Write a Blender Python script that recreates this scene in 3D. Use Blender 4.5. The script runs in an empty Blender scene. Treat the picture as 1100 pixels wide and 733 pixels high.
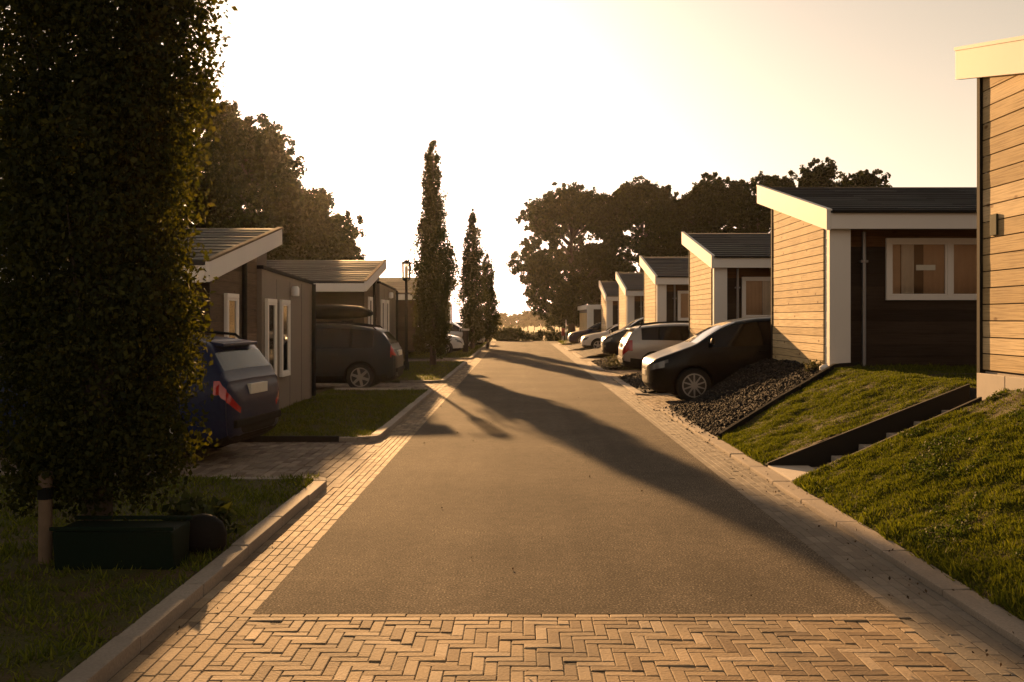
import bpy, bmesh, math, random
import numpy as np
from mathutils import Vector, Matrix

random.seed(7)
RNG = np.random.default_rng(11)
S = bpy.context.scene
COL = S.collection
F, CX, CY, H = 1050.0, 557.0, 342.0, 1.7        # focal length in photo pixels, vanishing point, eye height
R = math.radians

# ------------------------------------------------------------------ materials
class N:
    def __init__(self, name):
        self.m = bpy.data.materials.new(name); self.m.use_nodes = True
        self.t = self.m.node_tree; self.t.nodes.clear()
        self.out = self.t.nodes.new('ShaderNodeOutputMaterial')
    def n(self, kind, **kw):
        nd = self.t.nodes.new(kind)
        for k, v in kw.items():
            if k in nd.inputs: nd.inputs[k].default_value = v
            else: setattr(nd, k, v)
        return nd
    def l(self, a, b): self.t.links.new(a, b)
    def ramp(self, fac, stops):
        r = self.n('ShaderNodeValToRGB'); e = r.color_ramp.elements
        while len(e) < len(stops): e.new(0.5)
        for el, (p, c) in zip(e, stops): el.position = p; el.color = (*c, 1)
        self.l(fac, r.inputs[0]); return r.outputs[0]
    def mix(self, fac, a, b, mode='MIX'):
        m = self.n('ShaderNodeMix', data_type='RGBA', blend_type=mode)
        for sock, v in ((m.inputs['Factor'], fac), (m.inputs[6], a), (m.inputs[7], b)):
            if isinstance(v, bpy.types.NodeSocket): self.l(v, sock)
            elif isinstance(v, (int, float)): sock.default_value = v
            else: sock.default_value = (*v, 1)
        return m.outputs[2]
    def noise(self, scale, detail=4, coord='Object', stretch=(1, 1, 1), rough=0.55):
        tc = self.n('ShaderNodeTexCoord'); mp = self.n('ShaderNodeMapping'); mp.inputs['Scale'].default_value = stretch
        self.l(tc.outputs[coord], mp.inputs[0])
        nz = self.n('ShaderNodeTexNoise', Scale=scale, Detail=detail, Roughness=rough)
        self.l(mp.outputs[0], nz.inputs[0]); return nz.outputs[0]
    def island(self): return self.n('ShaderNodeNewGeometry').outputs['Random Per Island']
    def bump(self, h, strength, dist):
        b = self.n('ShaderNodeBump', Strength=strength, Distance=dist); self.l(h, b.inputs['Height']); return b.outputs[0]
    def pbr(self, color, rough=0.6, spec=0.5, metal=0.0, normal=None, coat=0.0):
        p = self.n('ShaderNodeBsdfPrincipled'); p.inputs['Roughness'].default_value = rough if not isinstance(rough, bpy.types.NodeSocket) else .5
        if isinstance(rough, bpy.types.NodeSocket): self.l(rough, p.inputs['Roughness'])
        p.inputs['Specular IOR Level'].default_value = spec; p.inputs['Metallic'].default_value = metal
        p.inputs['Coat Weight'].default_value = coat; p.inputs['Coat Roughness'].default_value = 0.04
        if isinstance(color, bpy.types.NodeSocket): self.l(color, p.inputs['Base Color'])
        else: p.inputs['Base Color'].default_value = (*color, 1)
        if normal: self.l(normal, p.inputs['Normal'])
        return p
    def done(self, sh): self.l(sh.outputs[0], self.out.inputs[0]); return self.m

def plain(name, c, rough=0.6, spec=0.5, metal=0.0, coat=0.0, var=0.12, scale=9):
    k = N(name); nz = k.noise(scale)
    col = k.mix(nz, tuple(v * (1 - var) for v in c), tuple(min(1, v * (1 + var)) for v in c))
    return k.done(k.pbr(col, rough, spec, metal, k.bump(nz, 0.08, 0.01), coat))

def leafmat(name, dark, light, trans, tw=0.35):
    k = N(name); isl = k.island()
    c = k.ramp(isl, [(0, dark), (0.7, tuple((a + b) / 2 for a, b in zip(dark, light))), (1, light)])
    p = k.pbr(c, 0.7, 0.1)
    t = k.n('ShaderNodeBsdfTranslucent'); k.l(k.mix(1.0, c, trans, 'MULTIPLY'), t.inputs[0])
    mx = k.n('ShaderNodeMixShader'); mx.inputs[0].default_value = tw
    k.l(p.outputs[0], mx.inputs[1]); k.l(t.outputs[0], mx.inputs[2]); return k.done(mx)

def m_asphalt():
    k = N('asphalt'); big = k.noise(0.6, 3); fine = k.noise(75, 3, rough=.7); mid = k.noise(9, 6)
    c = k.ramp(fine, [(0.36, (0.045, 0.04, 0.034)), (0.52, (0.115, 0.10, 0.082)), (0.62, (0.23, 0.20, 0.16)), (0.70, (0.62, 0.54, 0.43))])
    c = k.mix(0.75, c, k.ramp(big, [(0.3, (0.66, 0.66, 0.66)), (0.72, (1.2, 1.17, 1.12))]), 'MULTIPLY')
    wear = k.noise(1.0, 3, 'Object', (1.6, .05, 1)); patch = k.noise(.35, 2)
    c = k.mix(0.5, c, k.ramp(wear, [(0.35, (0.72, 0.71, 0.7)), (0.65, (1.22, 1.2, 1.17))]), 'MULTIPLY')
    c = k.mix(0.6, c, k.ramp(mid, [(0.3, (0.68, 0.68, 0.68)), (0.7, (1.25, 1.22, 1.2))]), 'MULTIPLY')
    return k.done(k.pbr(c, 0.95, 0.022, 0, k.bump(fine, 0.5, 0.004)))

def m_brick(name, stops, dirt=0.35, dirtc=(0.09, 0.075, 0.06)):
    k = N(name); c = k.ramp(k.island(), stops); nz = k.noise(60, 4); big = k.noise(1.6, 4)
    c = k.mix(0.55, c, k.ramp(nz, [(0.3, (0.62, 0.62, 0.62)), (0.7, (1.2, 1.2, 1.2))]), 'MULTIPLY')
    d = k.ramp(big, [(0.42, (0, 0, 0)), (0.72, (dirt, dirt, dirt))])
    c = k.mix(d, c, dirtc)
    return k.done(k.pbr(c, 0.85, 0.15, 0, k.bump(nz, 0.45, 0.006)))

def m_planks(name, stops, axis, knots=0.8, rough=0.8):
    k = N(name); st = {'x': (0.5, 9, 22), 'y': (9, 0.5, 22), 'z': (9, 9, 0.5)}[axis]
    isl = k.island(); c = k.ramp(isl, stops)
    g = k.noise(4, 6, 'Object', st)
    c = k.mix(0.8, c, k.ramp(g, [(0.3, (0.48, 0.42, 0.36)), (0.52, (1, 1, 1)), (0.75, (1.25, 1.22, 1.15))]), 'MULTIPLY')
    tc = k.n('ShaderNodeTexCoord'); mp = k.n('ShaderNodeMapping'); mp.inputs['Scale'].default_value = {'x': (2.2, 5, 5), 'y': (5, 2.2, 5), 'z': (5, 5, 2.2)}[axis]
    k.l(tc.outputs['Object'], mp.inputs[0])
    v = k.n('ShaderNodeTexVoronoi', Scale=1.15, Randomness=1.0); k.l(mp.outputs[0], v.inputs[0])
    kn = k.ramp(v.outputs['Distance'], [(0.07, (0.28, 0.16, 0.08)), (0.15, (1, 1, 1))])
    c = k.mix(knots, c, kn, 'MULTIPLY')
    big = k.noise(1.3, 3)
    c = k.mix(0.5, c, k.ramp(big, [(0.3, (0.7, 0.68, 0.66)), (0.7, (1.15, 1.15, 1.15))]), 'MULTIPLY')
    return k.done(k.pbr(c, rough, 0.12, 0, k.bump(g, 0.35, 0.006)))

def m_soil(name, stops, scale=7, bump=0.02, fine=60):
    k = N(name); a = k.noise(scale, 6); b = k.noise(fine, 3)
    c = k.ramp(a, stops); c = k.mix(0.6, c, k.ramp(b, [(0.3, (0.5, 0.5, 0.5)), (0.7, (1.3, 1.3, 1.3))]), 'MULTIPLY')
    return k.done(k.pbr(c, 0.9, 0.15, 0, k.bump(b, 0.8, bump)))

def m_pane(name, tint=(0.9, 0.9, 0.9), base=0.12):
    k = N(name); tr = k.n('ShaderNodeBsdfTransparent'); tr.inputs[0].default_value = (*tint, 1)
    gl = k.n('ShaderNodeBsdfGlossy', Roughness=0.03); fr = k.n('ShaderNodeFresnel', IOR=1.5)
    mx = k.n('ShaderNodeMixShader'); k.l(fr.outputs[0], mx.inputs[0]); k.l(tr.outputs[0], mx.inputs[1]); k.l(gl.outputs[0], mx.inputs[2])
    return k.done(mx)

M = {}
M['asphalt'] = m_asphalt()
M['paver'] = m_brick('yellow_paver', [(0, (0.17, 0.115, 0.07)), (0.35, (0.25, 0.18, 0.11)), (0.75, (0.32, 0.235, 0.145)), (1, (0.42, 0.33, 0.23))], 0.65)
M['gutterstone'] = m_brick('grey_gutter_brick', [(0, (0.14, 0.12, 0.10)), (0.5, (0.18, 0.155, 0.125)), (1, (0.23, 0.2, 0.165))], 0.85, (0.13, 0.115, 0.095))
M['drive'] = m_brick('driveway_paver', [(0, (0.13, 0.09, 0.065)), (0.5, (0.2, 0.15, 0.11)), (1, (0.28, 0.22, 0.17))], 0.4)
M['kerb'] = m_brick('kerb_concrete', [(0, (0.26, 0.22, 0.18)), (1, (0.35, 0.3, 0.25))], 0.6, (0.17, 0.14, 0.11))
M['joint'] = m_soil('joint_sand', [(0.3, (0.03, 0.025, 0.02)), (0.7, (0.07, 0.055, 0.04))])
M['concrete'] = plain('concrete', (0.33, 0.29, 0.25), 0.85, 0.3, var=0.2, scale=5)
M['lightconcrete'] = plain('light_concrete', (0.45, 0.4, 0.34), 0.85, 0.3, var=0.15, scale=4)
M['turf'] = m_soil('turf_soil', [(0.3, (0.085, 0.055, 0.03)), (0.5, (0.06, 0.05, 0.016)), (0.7, (0.06, 0.065, 0.016))], 3)
M['field'] = m_soil('field', [(0.3, (0.10, 0.10, 0.035)), (0.7, (0.17, 0.15, 0.06))], 0.05, 0.05, 3)
M['gravelbase'] = m_soil('gravel_base', [(0.3, (0.012, 0.012, 0.013)), (0.7, (0.03, 0.028, 0.027))], 20, 0.03, 90)
def m_stone():
    k = N('lava_stone'); c = k.ramp(k.island(), [(0, (0.006, 0.006, 0.006)), (0.75, (0.02, 0.018, 0.016)), (1, (0.07, 0.06, 0.05))])
    nz = k.noise(80, 3); return k.done(k.pbr(c, 0.85, 0.15, 0, k.bump(nz, 0.5, 0.005)))
M['stone'] = m_stone()
M['grass'] = leafmat('grass_blade', (0.045, 0.058, 0.007), (0.15, 0.15, 0.02), (1.5, 1.6, 0.6), 0.33)
M['clover'] = leafmat('clover_leaf', (0.03, 0.045, 0.009), (0.085, 0.10, 0.02), (1.3, 1.4, .6), .3)
M['litter'] = leafmat('dry_leaf', (0.03, 0.02, 0.012), (0.10, 0.06, 0.03), (1, 1, 1), 0.1)
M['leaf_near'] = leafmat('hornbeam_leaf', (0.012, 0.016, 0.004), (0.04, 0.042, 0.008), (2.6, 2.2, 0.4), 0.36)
M['leaf_poplar'] = leafmat('poplar_leaf', (0.022, 0.028, 0.008), (0.06, 0.062, 0.018), (1.5, 1.4, 0.5), 0.3)
M['leaf_tree'] = leafmat('tree_leaf', (0.014, 0.018, 0.005), (0.045, 0.05, 0.013), (1.6, 1.5, 0.5), 0.3)
M['leaf_hedge'] = leafmat('hedge_leaf', (0.022, 0.03, 0.009), (0.07, 0.075, 0.02), (1.3, 1.3, 0.6), 0.25)
M['leaf_shrub'] = leafmat('shrub_leaf', (0.04, 0.05, 0.02), (0.13, 0.12, 0.07), (1.3, 1.2, 0.8), 0.3)
M['bark'] = plain('bark', (0.07, 0.05, 0.035), 0.9, 0.2, var=0.5, scale=14)
M['gable'] = m_planks('larch_planks', [(0, (0.40, 0.29, 0.15)), (0.5, (0.53, 0.40, 0.22)), (1, (0.66, 0.52, 0.32))], 'y')
M['darkwood'] = m_planks('dark_stained_boards', [(0, (0.034, 0.024, 0.018)), (1, (0.065, 0.046, 0.034))], 'x', 0.2, 0.5)
M['stripwood'] = m_planks('brown_boards', [(0, (0.12, 0.06, 0.028)), (1, (0.2, 0.105, 0.05))], 'x', 0.5)
M['brownwood'] = m_planks('weathered_brown_boards', [(0, (0.10, 0.07, 0.045)), (0.5, (0.14, 0.10, 0.065)), (1, (0.19, 0.14, 0.095))], 'y', 0.5)
M['white'] = plain('white_paint', (0.70, 0.67, 0.635), 0.7, 0.15, var=0.05, scale=2)
M['offwhite'] = plain('window_white', (0.78, 0.75, 0.71), 0.4, 0.5, var=0.03)
M['taupe'] = plain('taupe_cladding', (0.20, 0.165, 0.13), 0.7, 0.3, var=0.07, scale=3)
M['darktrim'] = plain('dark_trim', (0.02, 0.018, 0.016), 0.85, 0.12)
M['zinc'] = plain('zinc', (0.28, 0.28, 0.29), 0.4, 0.5, 0.6)
def m_roof(name, a, b):
    k = N(name); c = k.ramp(k.island(), [(0, a), (1, b)]); nz = k.noise(3, 5, 'Object', (0.6, 6, 6))
    c = k.mix(0.7, c, k.ramp(nz, [(0.3, (0.6, 0.6, 0.6)), (0.7, (1.3, 1.3, 1.3))]), 'MULTIPLY')
    return k.done(k.pbr(c, k.ramp(nz, [(0.2, (0.6,) * 3), (0.8, (0.9,) * 3)]), 0.2, 0, k.bump(nz, 0.2, 0.01)))
M['roof'] = m_roof('roof_courses', (0.022, 0.022, 0.024), (0.05, 0.05, 0.05))
M['pane'] = m_pane('window_pane')
M['lampglass'] = m_pane('lantern_glass', (0.85, 0.82, 0.75))
M['curtain'] = plain('brown_curtain', (0.72, 0.50, 0.32), 0.9, 0.1, var=0.2, scale=3)
M['palecurtain'] = plain('pale_curtain', (0.85, 0.76, 0.62), 0.9, 0.1)
M['room'] = plain('dim_room', (0.22, 0.14, 0.085), 0.9, 0.1)
M['plate'] = plain('pale_plate', (0.6, 0.58, 0.5), 0.4, 0.5)
M['tyre'] = plain('tyre_rubber', (0.012, 0.012, 0.012), 0.8, 0.3)
M['blacktrim'] = plain('black_plastic', (0.01, 0.01, 0.01), 0.75, 0.12)
M['alloy'] = plain('alloy', (0.42, 0.41, 0.40), 0.35, 0.5, 0.9)
M['darkalloy'] = plain('dark_alloy', (0.03, 0.03, 0.03), 0.35, 0.5, 0.6)
M['glasscar'] = plain('car_glass', (0.006, 0.006, 0.006), 0.07, 0.24, var=0.0)
M['headlight'] = plain('headlight_lens', (0.16, 0.16, 0.16), 0.1, 0.6, 0.3)
M['taillight'] = plain('taillight_lens', (0.34, 0.012, 0.012), 0.12, 0.7)
M['green'] = plain('dark_green_plastic', (0.005, 0.011, 0.006), 0.8, 0.1, scale=3)
M['blackbag'] = plain('black_sheet', (0.006, 0.006, 0.006), 0.8, 0.15)
M['stake'] = plain('weathered_stake', (0.13, 0.09, 0.06), 0.85, 0.2, var=0.35, scale=12)
M['redpost'] = plain('rust_red_paint', (0.2, 0.03, 0.015), 0.6, 0.4)
def paint(name, c, metal=0.3, rough=0.3, coat=.4): return plain(name, c, rough, 0.15, metal, coat, var=0.02)

# ------------------------------------------------------------------ mesh helpers
class MB:
    def __init__(s): s.v = []; s.f = []; s.mi = []
    def add(s, vs, fs, mi=0):
        o = len(s.v); s.v += [tuple(v) for v in vs]; s.f += [tuple(i + o for i in f) for f in fs]; s.mi += [mi] * len(fs); return s
    def box(s, x0, x1, y0, y1, z0, z1, mi=0):
        x0, x1 = min(x0, x1), max(x0, x1); y0, y1 = min(y0, y1), max(y0, y1)
        v = [(x, y, z) for z in (z0, z1) for x, y in ((x0, y0), (x1, y0), (x1, y1), (x0, y1))]
        return s.add(v, [(3, 2, 1, 0), (4, 5, 6, 7), (0, 1, 5, 4), (1, 2, 6, 5), (2, 3, 7, 6), (3, 0, 4, 7)], mi)
    def prism(s, poly, vec, mi=0):
        n = len(poly); a = [Vector(p) for p in poly]; b = [p + Vector(vec) for p in a]
        return s.add(a + b, [tuple(range(n))[::-1], tuple(range(n, 2 * n))] + [(i, (i + 1) % n, n + (i + 1) % n, n + i) for i in range(n)], mi)
    def tube(s, pts, rad, n=8, mi=0, cap=True):
        P = [Vector(p) for p in pts]; rings = []
        if not hasattr(rad, '__len__'): rad = [rad] * len(P)
        vs = []
        for i, p in enumerate(P):
            d = (P[min(i + 1, len(P) - 1)] - P[max(i - 1, 0)]).normalized()
            a = d.cross(Vector((0, 0, 1)) if abs(d.z) < 0.95 else Vector((1, 0, 0))).normalized(); b = d.cross(a)
            vs += [p + (a * math.cos(t) + b * math.sin(t)) * rad[i] for t in [2 * math.pi * k / n for k in range(n)]]
        fs = [(i * n + k, i * n + (k + 1) % n, (i + 1) * n + (k + 1) % n, (i + 1) * n + k) for i in range(len(P) - 1) for k in range(n)]
        if cap: fs += [tuple(range(n))[::-1], tuple((len(P) - 1) * n + k for k in range(n))]
        return s.add(vs, fs, mi)
    def lathe(s, prof, c=(0, 0, 0), n=16, axis='z', mi=0):
        vs = []
        for r, z in prof:
            for k in range(n):
                t = 2 * math.pi * k / n; a, b = r * math.cos(t), r * math.sin(t)
                vs.append({'z': (c[0] + a, c[1] + b, c[2] + z), 'y': (c[0] + a, c[1] + z, c[2] + b)}[axis])
        fs = [(i * n + k, i * n + (k + 1) % n, (i + 1) * n + (k + 1) % n, (i + 1) * n + k) for i in range(len(prof) - 1) for k in range(n)]
        fs += [tuple(range(n))[::-1], tuple((len(prof) - 1) * n + k for k in range(n))]
        return s.add(vs, fs, mi)
    def brick(s, x0, x1, y0, y1, zt, ch=0.004, d=0.07, tilt=(0, 0)):
        if x1 - x0 < 0.025 or y1 - y0 < 0.025: return
        def z(x, y): return zt + tilt[0] * (x - x0) + tilt[1] * (y - y0)
        o = [(x0, y0), (x1, y0), (x1, y1), (x0, y1)]; i = [(x0 + ch, y0 + ch), (x1 - ch, y0 + ch), (x1 - ch, y1 - ch), (x0 + ch, y1 - ch)]
        vs = [(x, y, z(x, y)) for x, y in i] + [(x, y, z(x, y) - ch * 0.8) for x, y in o] + [(x, y, zt - d) for x, y in o]
        s.add(vs, [(0, 1, 2, 3)] + [(4 + k, 4 + (k + 1) % 4, (k + 1) % 4, k) for k in range(4)] + [(8 + k, 8 + (k + 1) % 4, 4 + (k + 1) % 4, 4 + k) for k in range(4)])
    def build(s, name, mats, parent=None, loc=(0, 0, 0), smooth=None, bevel=0, normals=True):
        me = bpy.data.meshes.new(name); me.from_pydata([tuple(v) for v in s.v], [], s.f)
        for m in (mats if isinstance(mats, (list, tuple)) else [mats]): me.materials.append(m)
        me.polygons.foreach_set('material_index', s.mi)
        if normals or bevel:
            bm = bmesh.new(); bm.from_mesh(me)
            if normals: bmesh.ops.recalc_face_normals(bm, faces=bm.faces)
            if bevel:
                es = [e for e in bm.edges if len(e.link_faces) == 2 and e.calc_face_angle(0) > 0.6]
                bmesh.ops.bevel(bm, geom=es, offset=bevel, segments=2, affect='EDGES', profile=0.7, clamp_overlap=True)
            bm.to_mesh(me); bm.free()
        if smooth:
            me.polygons.foreach_set('use_smooth', [True] * len(me.polygons)); me.set_sharp_from_angle(angle=R(smooth))
        return link(name, me, parent, loc)

def link(name, me, parent=None, loc=(0, 0, 0)):
    o = bpy.data.objects.new(name, me); COL.objects.link(o); o.location = loc
    if parent: o.parent = parent
    return o

def empty(name, loc, rz=0):
    o = bpy.data.objects.new(name, None); COL.objects.link(o); o.empty_display_size = 0.3
    o.location = loc; o.rotation_euler = (0, 0, rz); return o

def tag(o, label, cat, group=None):
    o['label'] = label; o['category'] = cat
    if group: o['group'] = group
    return o

def struct(o): o['kind'] = 'structure'; return o
def stuff(o, label, cat): o['kind'] = 'stuff'; return tag(o, label, cat)

def copy_tree(o, parent=None):
    c = o.copy(); COL.objects.link(c)
    if parent: c.parent = parent
    for ch in list(o.children): copy_tree(ch, c)
    return c

def quads_mesh(name, verts, per, mat):
    """verts: (n*per,3) array, every `per` verts make one face"""
    n = len(verts) // per
    me = bpy.data.meshes.new(name); me.vertices.add(n * per); me.vertices.foreach_set('co', verts.astype(np.float32).ravel())
    me.loops.add(n * per); me.loops.foreach_set('vertex_index', np.arange(n * per, dtype=np.int32))
    me.polygons.add(n); me.polygons.foreach_set('loop_start', np.arange(0, n * per, per, dtype=np.int32))
    me.polygons.foreach_set('loop_total', np.full(n, per, dtype=np.int32))
    me.update(calc_edges=True); me.materials.append(mat); return me

def unit(a): return a / np.maximum(np.linalg.norm(a, axis=1, keepdims=True), 1e-9)

def leaf_mesh(name, c, size, mat, aspect=0.6, jitter=0.35, up=0.0):
    n = len(c); d = unit(RNG.normal(size=(n, 3)) + np.array([0, 0, up])); r = unit(np.cross(d, RNG.normal(size=(n, 3))))
    s = size * (1 + jitter * RNG.uniform(-1, 1, (n, 1))); w = s * aspect
    nrm = np.cross(d, r) * s * 0.12
    v = np.stack([c - d * s * 0.5, c + r * w * 0.5 + nrm - d * s * .05, c + d * s * 0.5, c - r * w * 0.5 + nrm - d * s * .05], 1).reshape(-1, 3)
    return quads_mesh(name, v, 4, mat)

# ------------------------------------------------------------------ terrain
def fbm(x, y):
    return (np.sin(x * 2.1 + y * 1.3) + np.sin(x * 4.7 - y * 3.1 + 1.2) * 0.6 + np.sin(x * 9.3 + y * 7.7 + 0.4) * 0.35) / 2
_T = RNG.uniform(-1, 1, (256, 256))
def vnoise(x, y):
    x = np.asarray(x, float); y = np.asarray(y, float); i = np.floor(x).astype(int); j = np.floor(y).astype(int); u = x - i; v = y - j
    u = u * u * (3 - 2 * u); v = v * v * (3 - 2 * v); g = lambda a, b: _T[a % 256, b % 256]
    return (g(i, j) * (1 - u) + g(i + 1, j) * u) * (1 - v) + (g(i, j + 1) * (1 - u) + g(i + 1, j + 1) * u) * v
def hR(X, Y):
    X = np.asarray(X, float); Y = np.asarray(Y, float)
    u = np.clip((X - 2.8) / 2.2, 0, 1)
    near = (.96 + .07 * np.clip((9.7 - Y) / 1.4, 0, 1)) * u ** 1.05; mid = 0.86 * u
    t = np.clip((Y - 9.9) / 1.1, 0, 1)
    z = near * (1 - t) + mid * t
    z = np.where(Y > 20.6, 0.42 * u, z)
    return 0.022 + .03 * np.clip((X - 2.76) / .06, 0, 1) + z + (0.02 * fbm(X, Y) + .02 * vnoise(X * 4, Y * 4) + .008 * vnoise(X * 13, Y * 13)) * np.clip((X - 2.85) * 3, 0, 1)
def hF(X, Y):
    Y = np.asarray(Y, float); return -0.07 - np.clip((Y - 80) / 370, 0, 1) * 3.9

def sheet(name, mat, corner, nu, nv, hf):
    """bilinear patch over four ground corners (a,b,c,d), heights from hf"""
    a, b, c, d = [np.array(p, float) for p in corner]
    U, V = np.meshgrid(np.linspace(0, 1, nu), np.linspace(0, 1, nv)); U = U[..., None]; V = V[..., None]
    P = (a * (1 - U) + b * U) * (1 - V) + (d * (1 - U) + c * U) * V
    X, Y = P[..., 0], P[..., 1]; Z = hf(X, Y)
    me = MB(); me.v = [tuple(p) for p in np.stack([X, Y, Z], -1).reshape(-1, 3)]
    me.f = [(j * nu + i, j * nu + i + 1, (j + 1) * nu + i + 1, (j + 1) * nu + i) for j in range(nv - 1) for i in range(nu - 1)]
    me.mi = [0] * len(me.f)
    return struct(me.build(name, mat, smooth=60, normals=False))

def inquad(corner, n):
    a, b, c, d = [np.array(p, float) for p in corner]
    u = RNG.uniform(size=(n, 1)); v = RNG.uniform(size=(n, 1))
    return (a * (1 - u) + b * u) * (1 - v) + (d * (1 - u) + c * u) * v

def area(corner):
    p = corner; return abs(sum(p[i][0] * p[(i + 1) % 4][1] - p[(i + 1) % 4][0] * p[i][1] for i in range(4))) / 2

def grass(label, corner, density, hgt, hf, clump=0.5):
    n = int(area(corner) * density); p = inquad(corner, n)
    keep = vnoise(p[:, 0] * 2.3, p[:, 1] * 2.3) * .8 + vnoise(p[:, 0] * 8, p[:, 1] * 8) * .7 + RNG.uniform(-.6, 1.1, n) > -clump * .6
    keep &= ~((p[:, 0] > 4.45) & (p[:, 0] < 5.2) & (p[:, 1] > 8.2) & (p[:, 1] < 10) & (RNG.uniform(size=n) < .8))
    p = p[keep]; n = len(p)
    base = np.column_stack([p, hf(p[:, 0], p[:, 1]) - 0.005])
    h = hgt * RNG.uniform(0.5, 1.3, (n, 1)) * np.clip(1 + 0.4 * vnoise(p[:, 0] * 4.3, p[:, 1] * 4.3) + .4 * vnoise(p[:, 0] * 11 + 5, p[:, 1] * 11), .25, 2)[:, None]
    lean = RNG.normal(size=(n, 3)) * 0.65; lean[:, 2] = 1; lean = unit(lean)
    side = unit(np.cross(lean, RNG.normal(size=(n, 3)))) * (0.0035 + 0.06 * h)
    v = np.stack([base - side, base + side, base + lean * h], 1).reshape(-1, 3)
    o = link('grass', quads_mesh('grass', v, 3, M['grass'])); return stuff(o, label, 'grass')

def stones(name, label, pts, zf, smin, smax, mat):
    n = len(pts); oct_ = np.array([(1, 0, 0), (0, 1, 0), (-1, 0, 0), (0, -1, 0), (0, 0, 1), (0, 0, -1)], float)
    f = np.array([(0, 1, 4), (1, 2, 4), (2, 3, 4), (3, 0, 4), (1, 0, 5), (2, 1, 5), (3, 2, 5), (0, 3, 5)])
    s = RNG.uniform(smin, smax, (n, 1, 1)) * RNG.uniform(.6, 1.3, (n, 6, 1))
    ang = RNG.uniform(0, 6.28, n); c, si = np.cos(ang), np.sin(ang)
    ov = oct_[None] * s; tilt = RNG.normal(size=(n, 1, 2)) * .5
    x = ov[..., 0] * c[:, None] - ov[..., 1] * si[:, None]; y = ov[..., 0] * si[:, None] + ov[..., 1] * c[:, None]
    z = ov[..., 2] * .75 + x * tilt[..., 0] + y * tilt[..., 1]
    P = np.stack([x, y, z], -1); P[..., 0] += pts[:, :1]; P[..., 1] += pts[:, 1:2]; P[..., 2] += (zf(pts[:, 0], pts[:, 1]))[:, None]
    idx = (f[None] + 6 * np.arange(n)[:, None, None]).reshape(-1, 3)
    me = bpy.data.meshes.new(name); me.vertices.add(n * 6); me.vertices.foreach_set('co', P.astype(np.float32).ravel())
    me.loops.add(len(idx) * 3); me.loops.foreach_set('vertex_index', idx.astype(np.int32).ravel())
    me.polygons.add(len(idx)); me.polygons.foreach_set('loop_start', np.arange(0, len(idx) * 3, 3, dtype=np.int32)); me.polygons.foreach_set('loop_total', np.full(len(idx), 3, np.int32))
    me.update(calc_edges=True); me.materials.append(mat)
    return stuff(link(name, me), label, 'stones')

# ground to the horizon
ys = [-60, -20, 0, 30, 60, 72, 80, 100, 150, 200, 260, 320, 400, 450, 520, 650, 850]
xs = [-850, -400, -200, -100, -40, -10, 10, 40, 100, 200, 400, 850]
g = MB(); g.v = [(x, y, float(hF(x, y))) for y in ys for x in xs]; nx = len(xs)
g.f = [(j * nx + i, j * nx + i + 1, (j + 1) * nx + i + 1, (j + 1) * nx + i) for j in range(len(ys) - 1) for i in range(nx - 1)]; g.mi = [0] * len(g.f)
struct(g.build('ground', M['field'], normals=False))

XL, XR = -1.525, 2.16            # asphalt edges
KL0, KL1 = -1.93, -2.06          # left kerb
KR0, KR1 = 2.60, 2.79            # right kerb
struct(MB().add([(XL, 5.62, 0), (XR, 5.62, 0), (XR, 66, 0), (6, 69.5, 0), (6, 73, 0), (-30, 73, 0), (-30, 69.5, 0), (-4, 69.5, 0), (XL, 66, 0)], [tuple(range(9))]).build('road', M['asphalt']))

def jit(a=0.003): return random.uniform(-a, a)
# herringbone apron
b = MB(); u = 0.0645; gp = 0.0022; X0, X1, Y0, Y1 = XL + .004, XR - 0.0, 0.4, 5.50
for i in range(-4, 62):
    for j in range(-4, 84):
        d = (i + j) % 6
        if d == 0: r = (i, i + 3, j, j + 1)
        elif d == 3: r = (i, i + 1, j, j + 3)
        else: continue
        x0, x1, y0, y1 = X0 + r[0] * u, X0 + r[1] * u, Y0 + r[2] * u, Y0 + r[3] * u
        b.brick(max(x0 + gp, X0), min(x1 - gp, X1), max(y0 + gp, Y0), min(y1 - gp, Y1 - gp), -0.002 + jit(.0022), tilt=(jit(.018), jit(.018)))
x = X0
while x < X1:
    b.brick(x, X1 if X1 - x < .22 else x + .190, Y1 + .002, Y1 + .060, jit(.0012), tilt=(jit(.01), jit(.01)))
    b.brick(x - .09, X1 if X1 - x < .22 else x + .10, Y1 + .0635, Y1 + .118, jit(.0012), tilt=(jit(.01), jit(.01))); x += .194
struct(b.build('brick_apron', M['paver'], normals=False))
struct(MB().box(-2.05, 2.75, .3, 5.61, -.06, -.0065).build('apron_bed', M['joint']))

def gutter(xa, xb, courses, y0, y1, mat, zs, gap, name='gutter'):
    b = MB(); w = (xb - xa) / courses
    for c in range(courses):
        y = y0 - random.uniform(0, .2)
        zc = zs(c)
        while y < y1:
            L = .197 + jit(.006)
            b.brick(xa + c * w + gap + jit(.0015), xa + (c + 1) * w - gap + jit(.0015), y + gap, y + L - gap, zc + jit(.0014), ch=.0035, tilt=(jit(.015), jit(.008))); y += L
    struct(b.build(name, mat, normals=False))
gutter(KL0, XL, 6, 0.4, 66, M['paver'], lambda c: -0.002, .0024)
gutter(XR, KR0, 6, 0.4, 66, M['gutterstone'], lambda c: -0.004, .0015)
struct(MB().box(KL0, XL, 5.61, 66, -.06, -.009).build('gutter_bed', M['joint']))
struct(MB().box(XR, KR0, 5.61, 66, -.06, -.0085).build('gutter_bed', M['gutterstone']))

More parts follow.
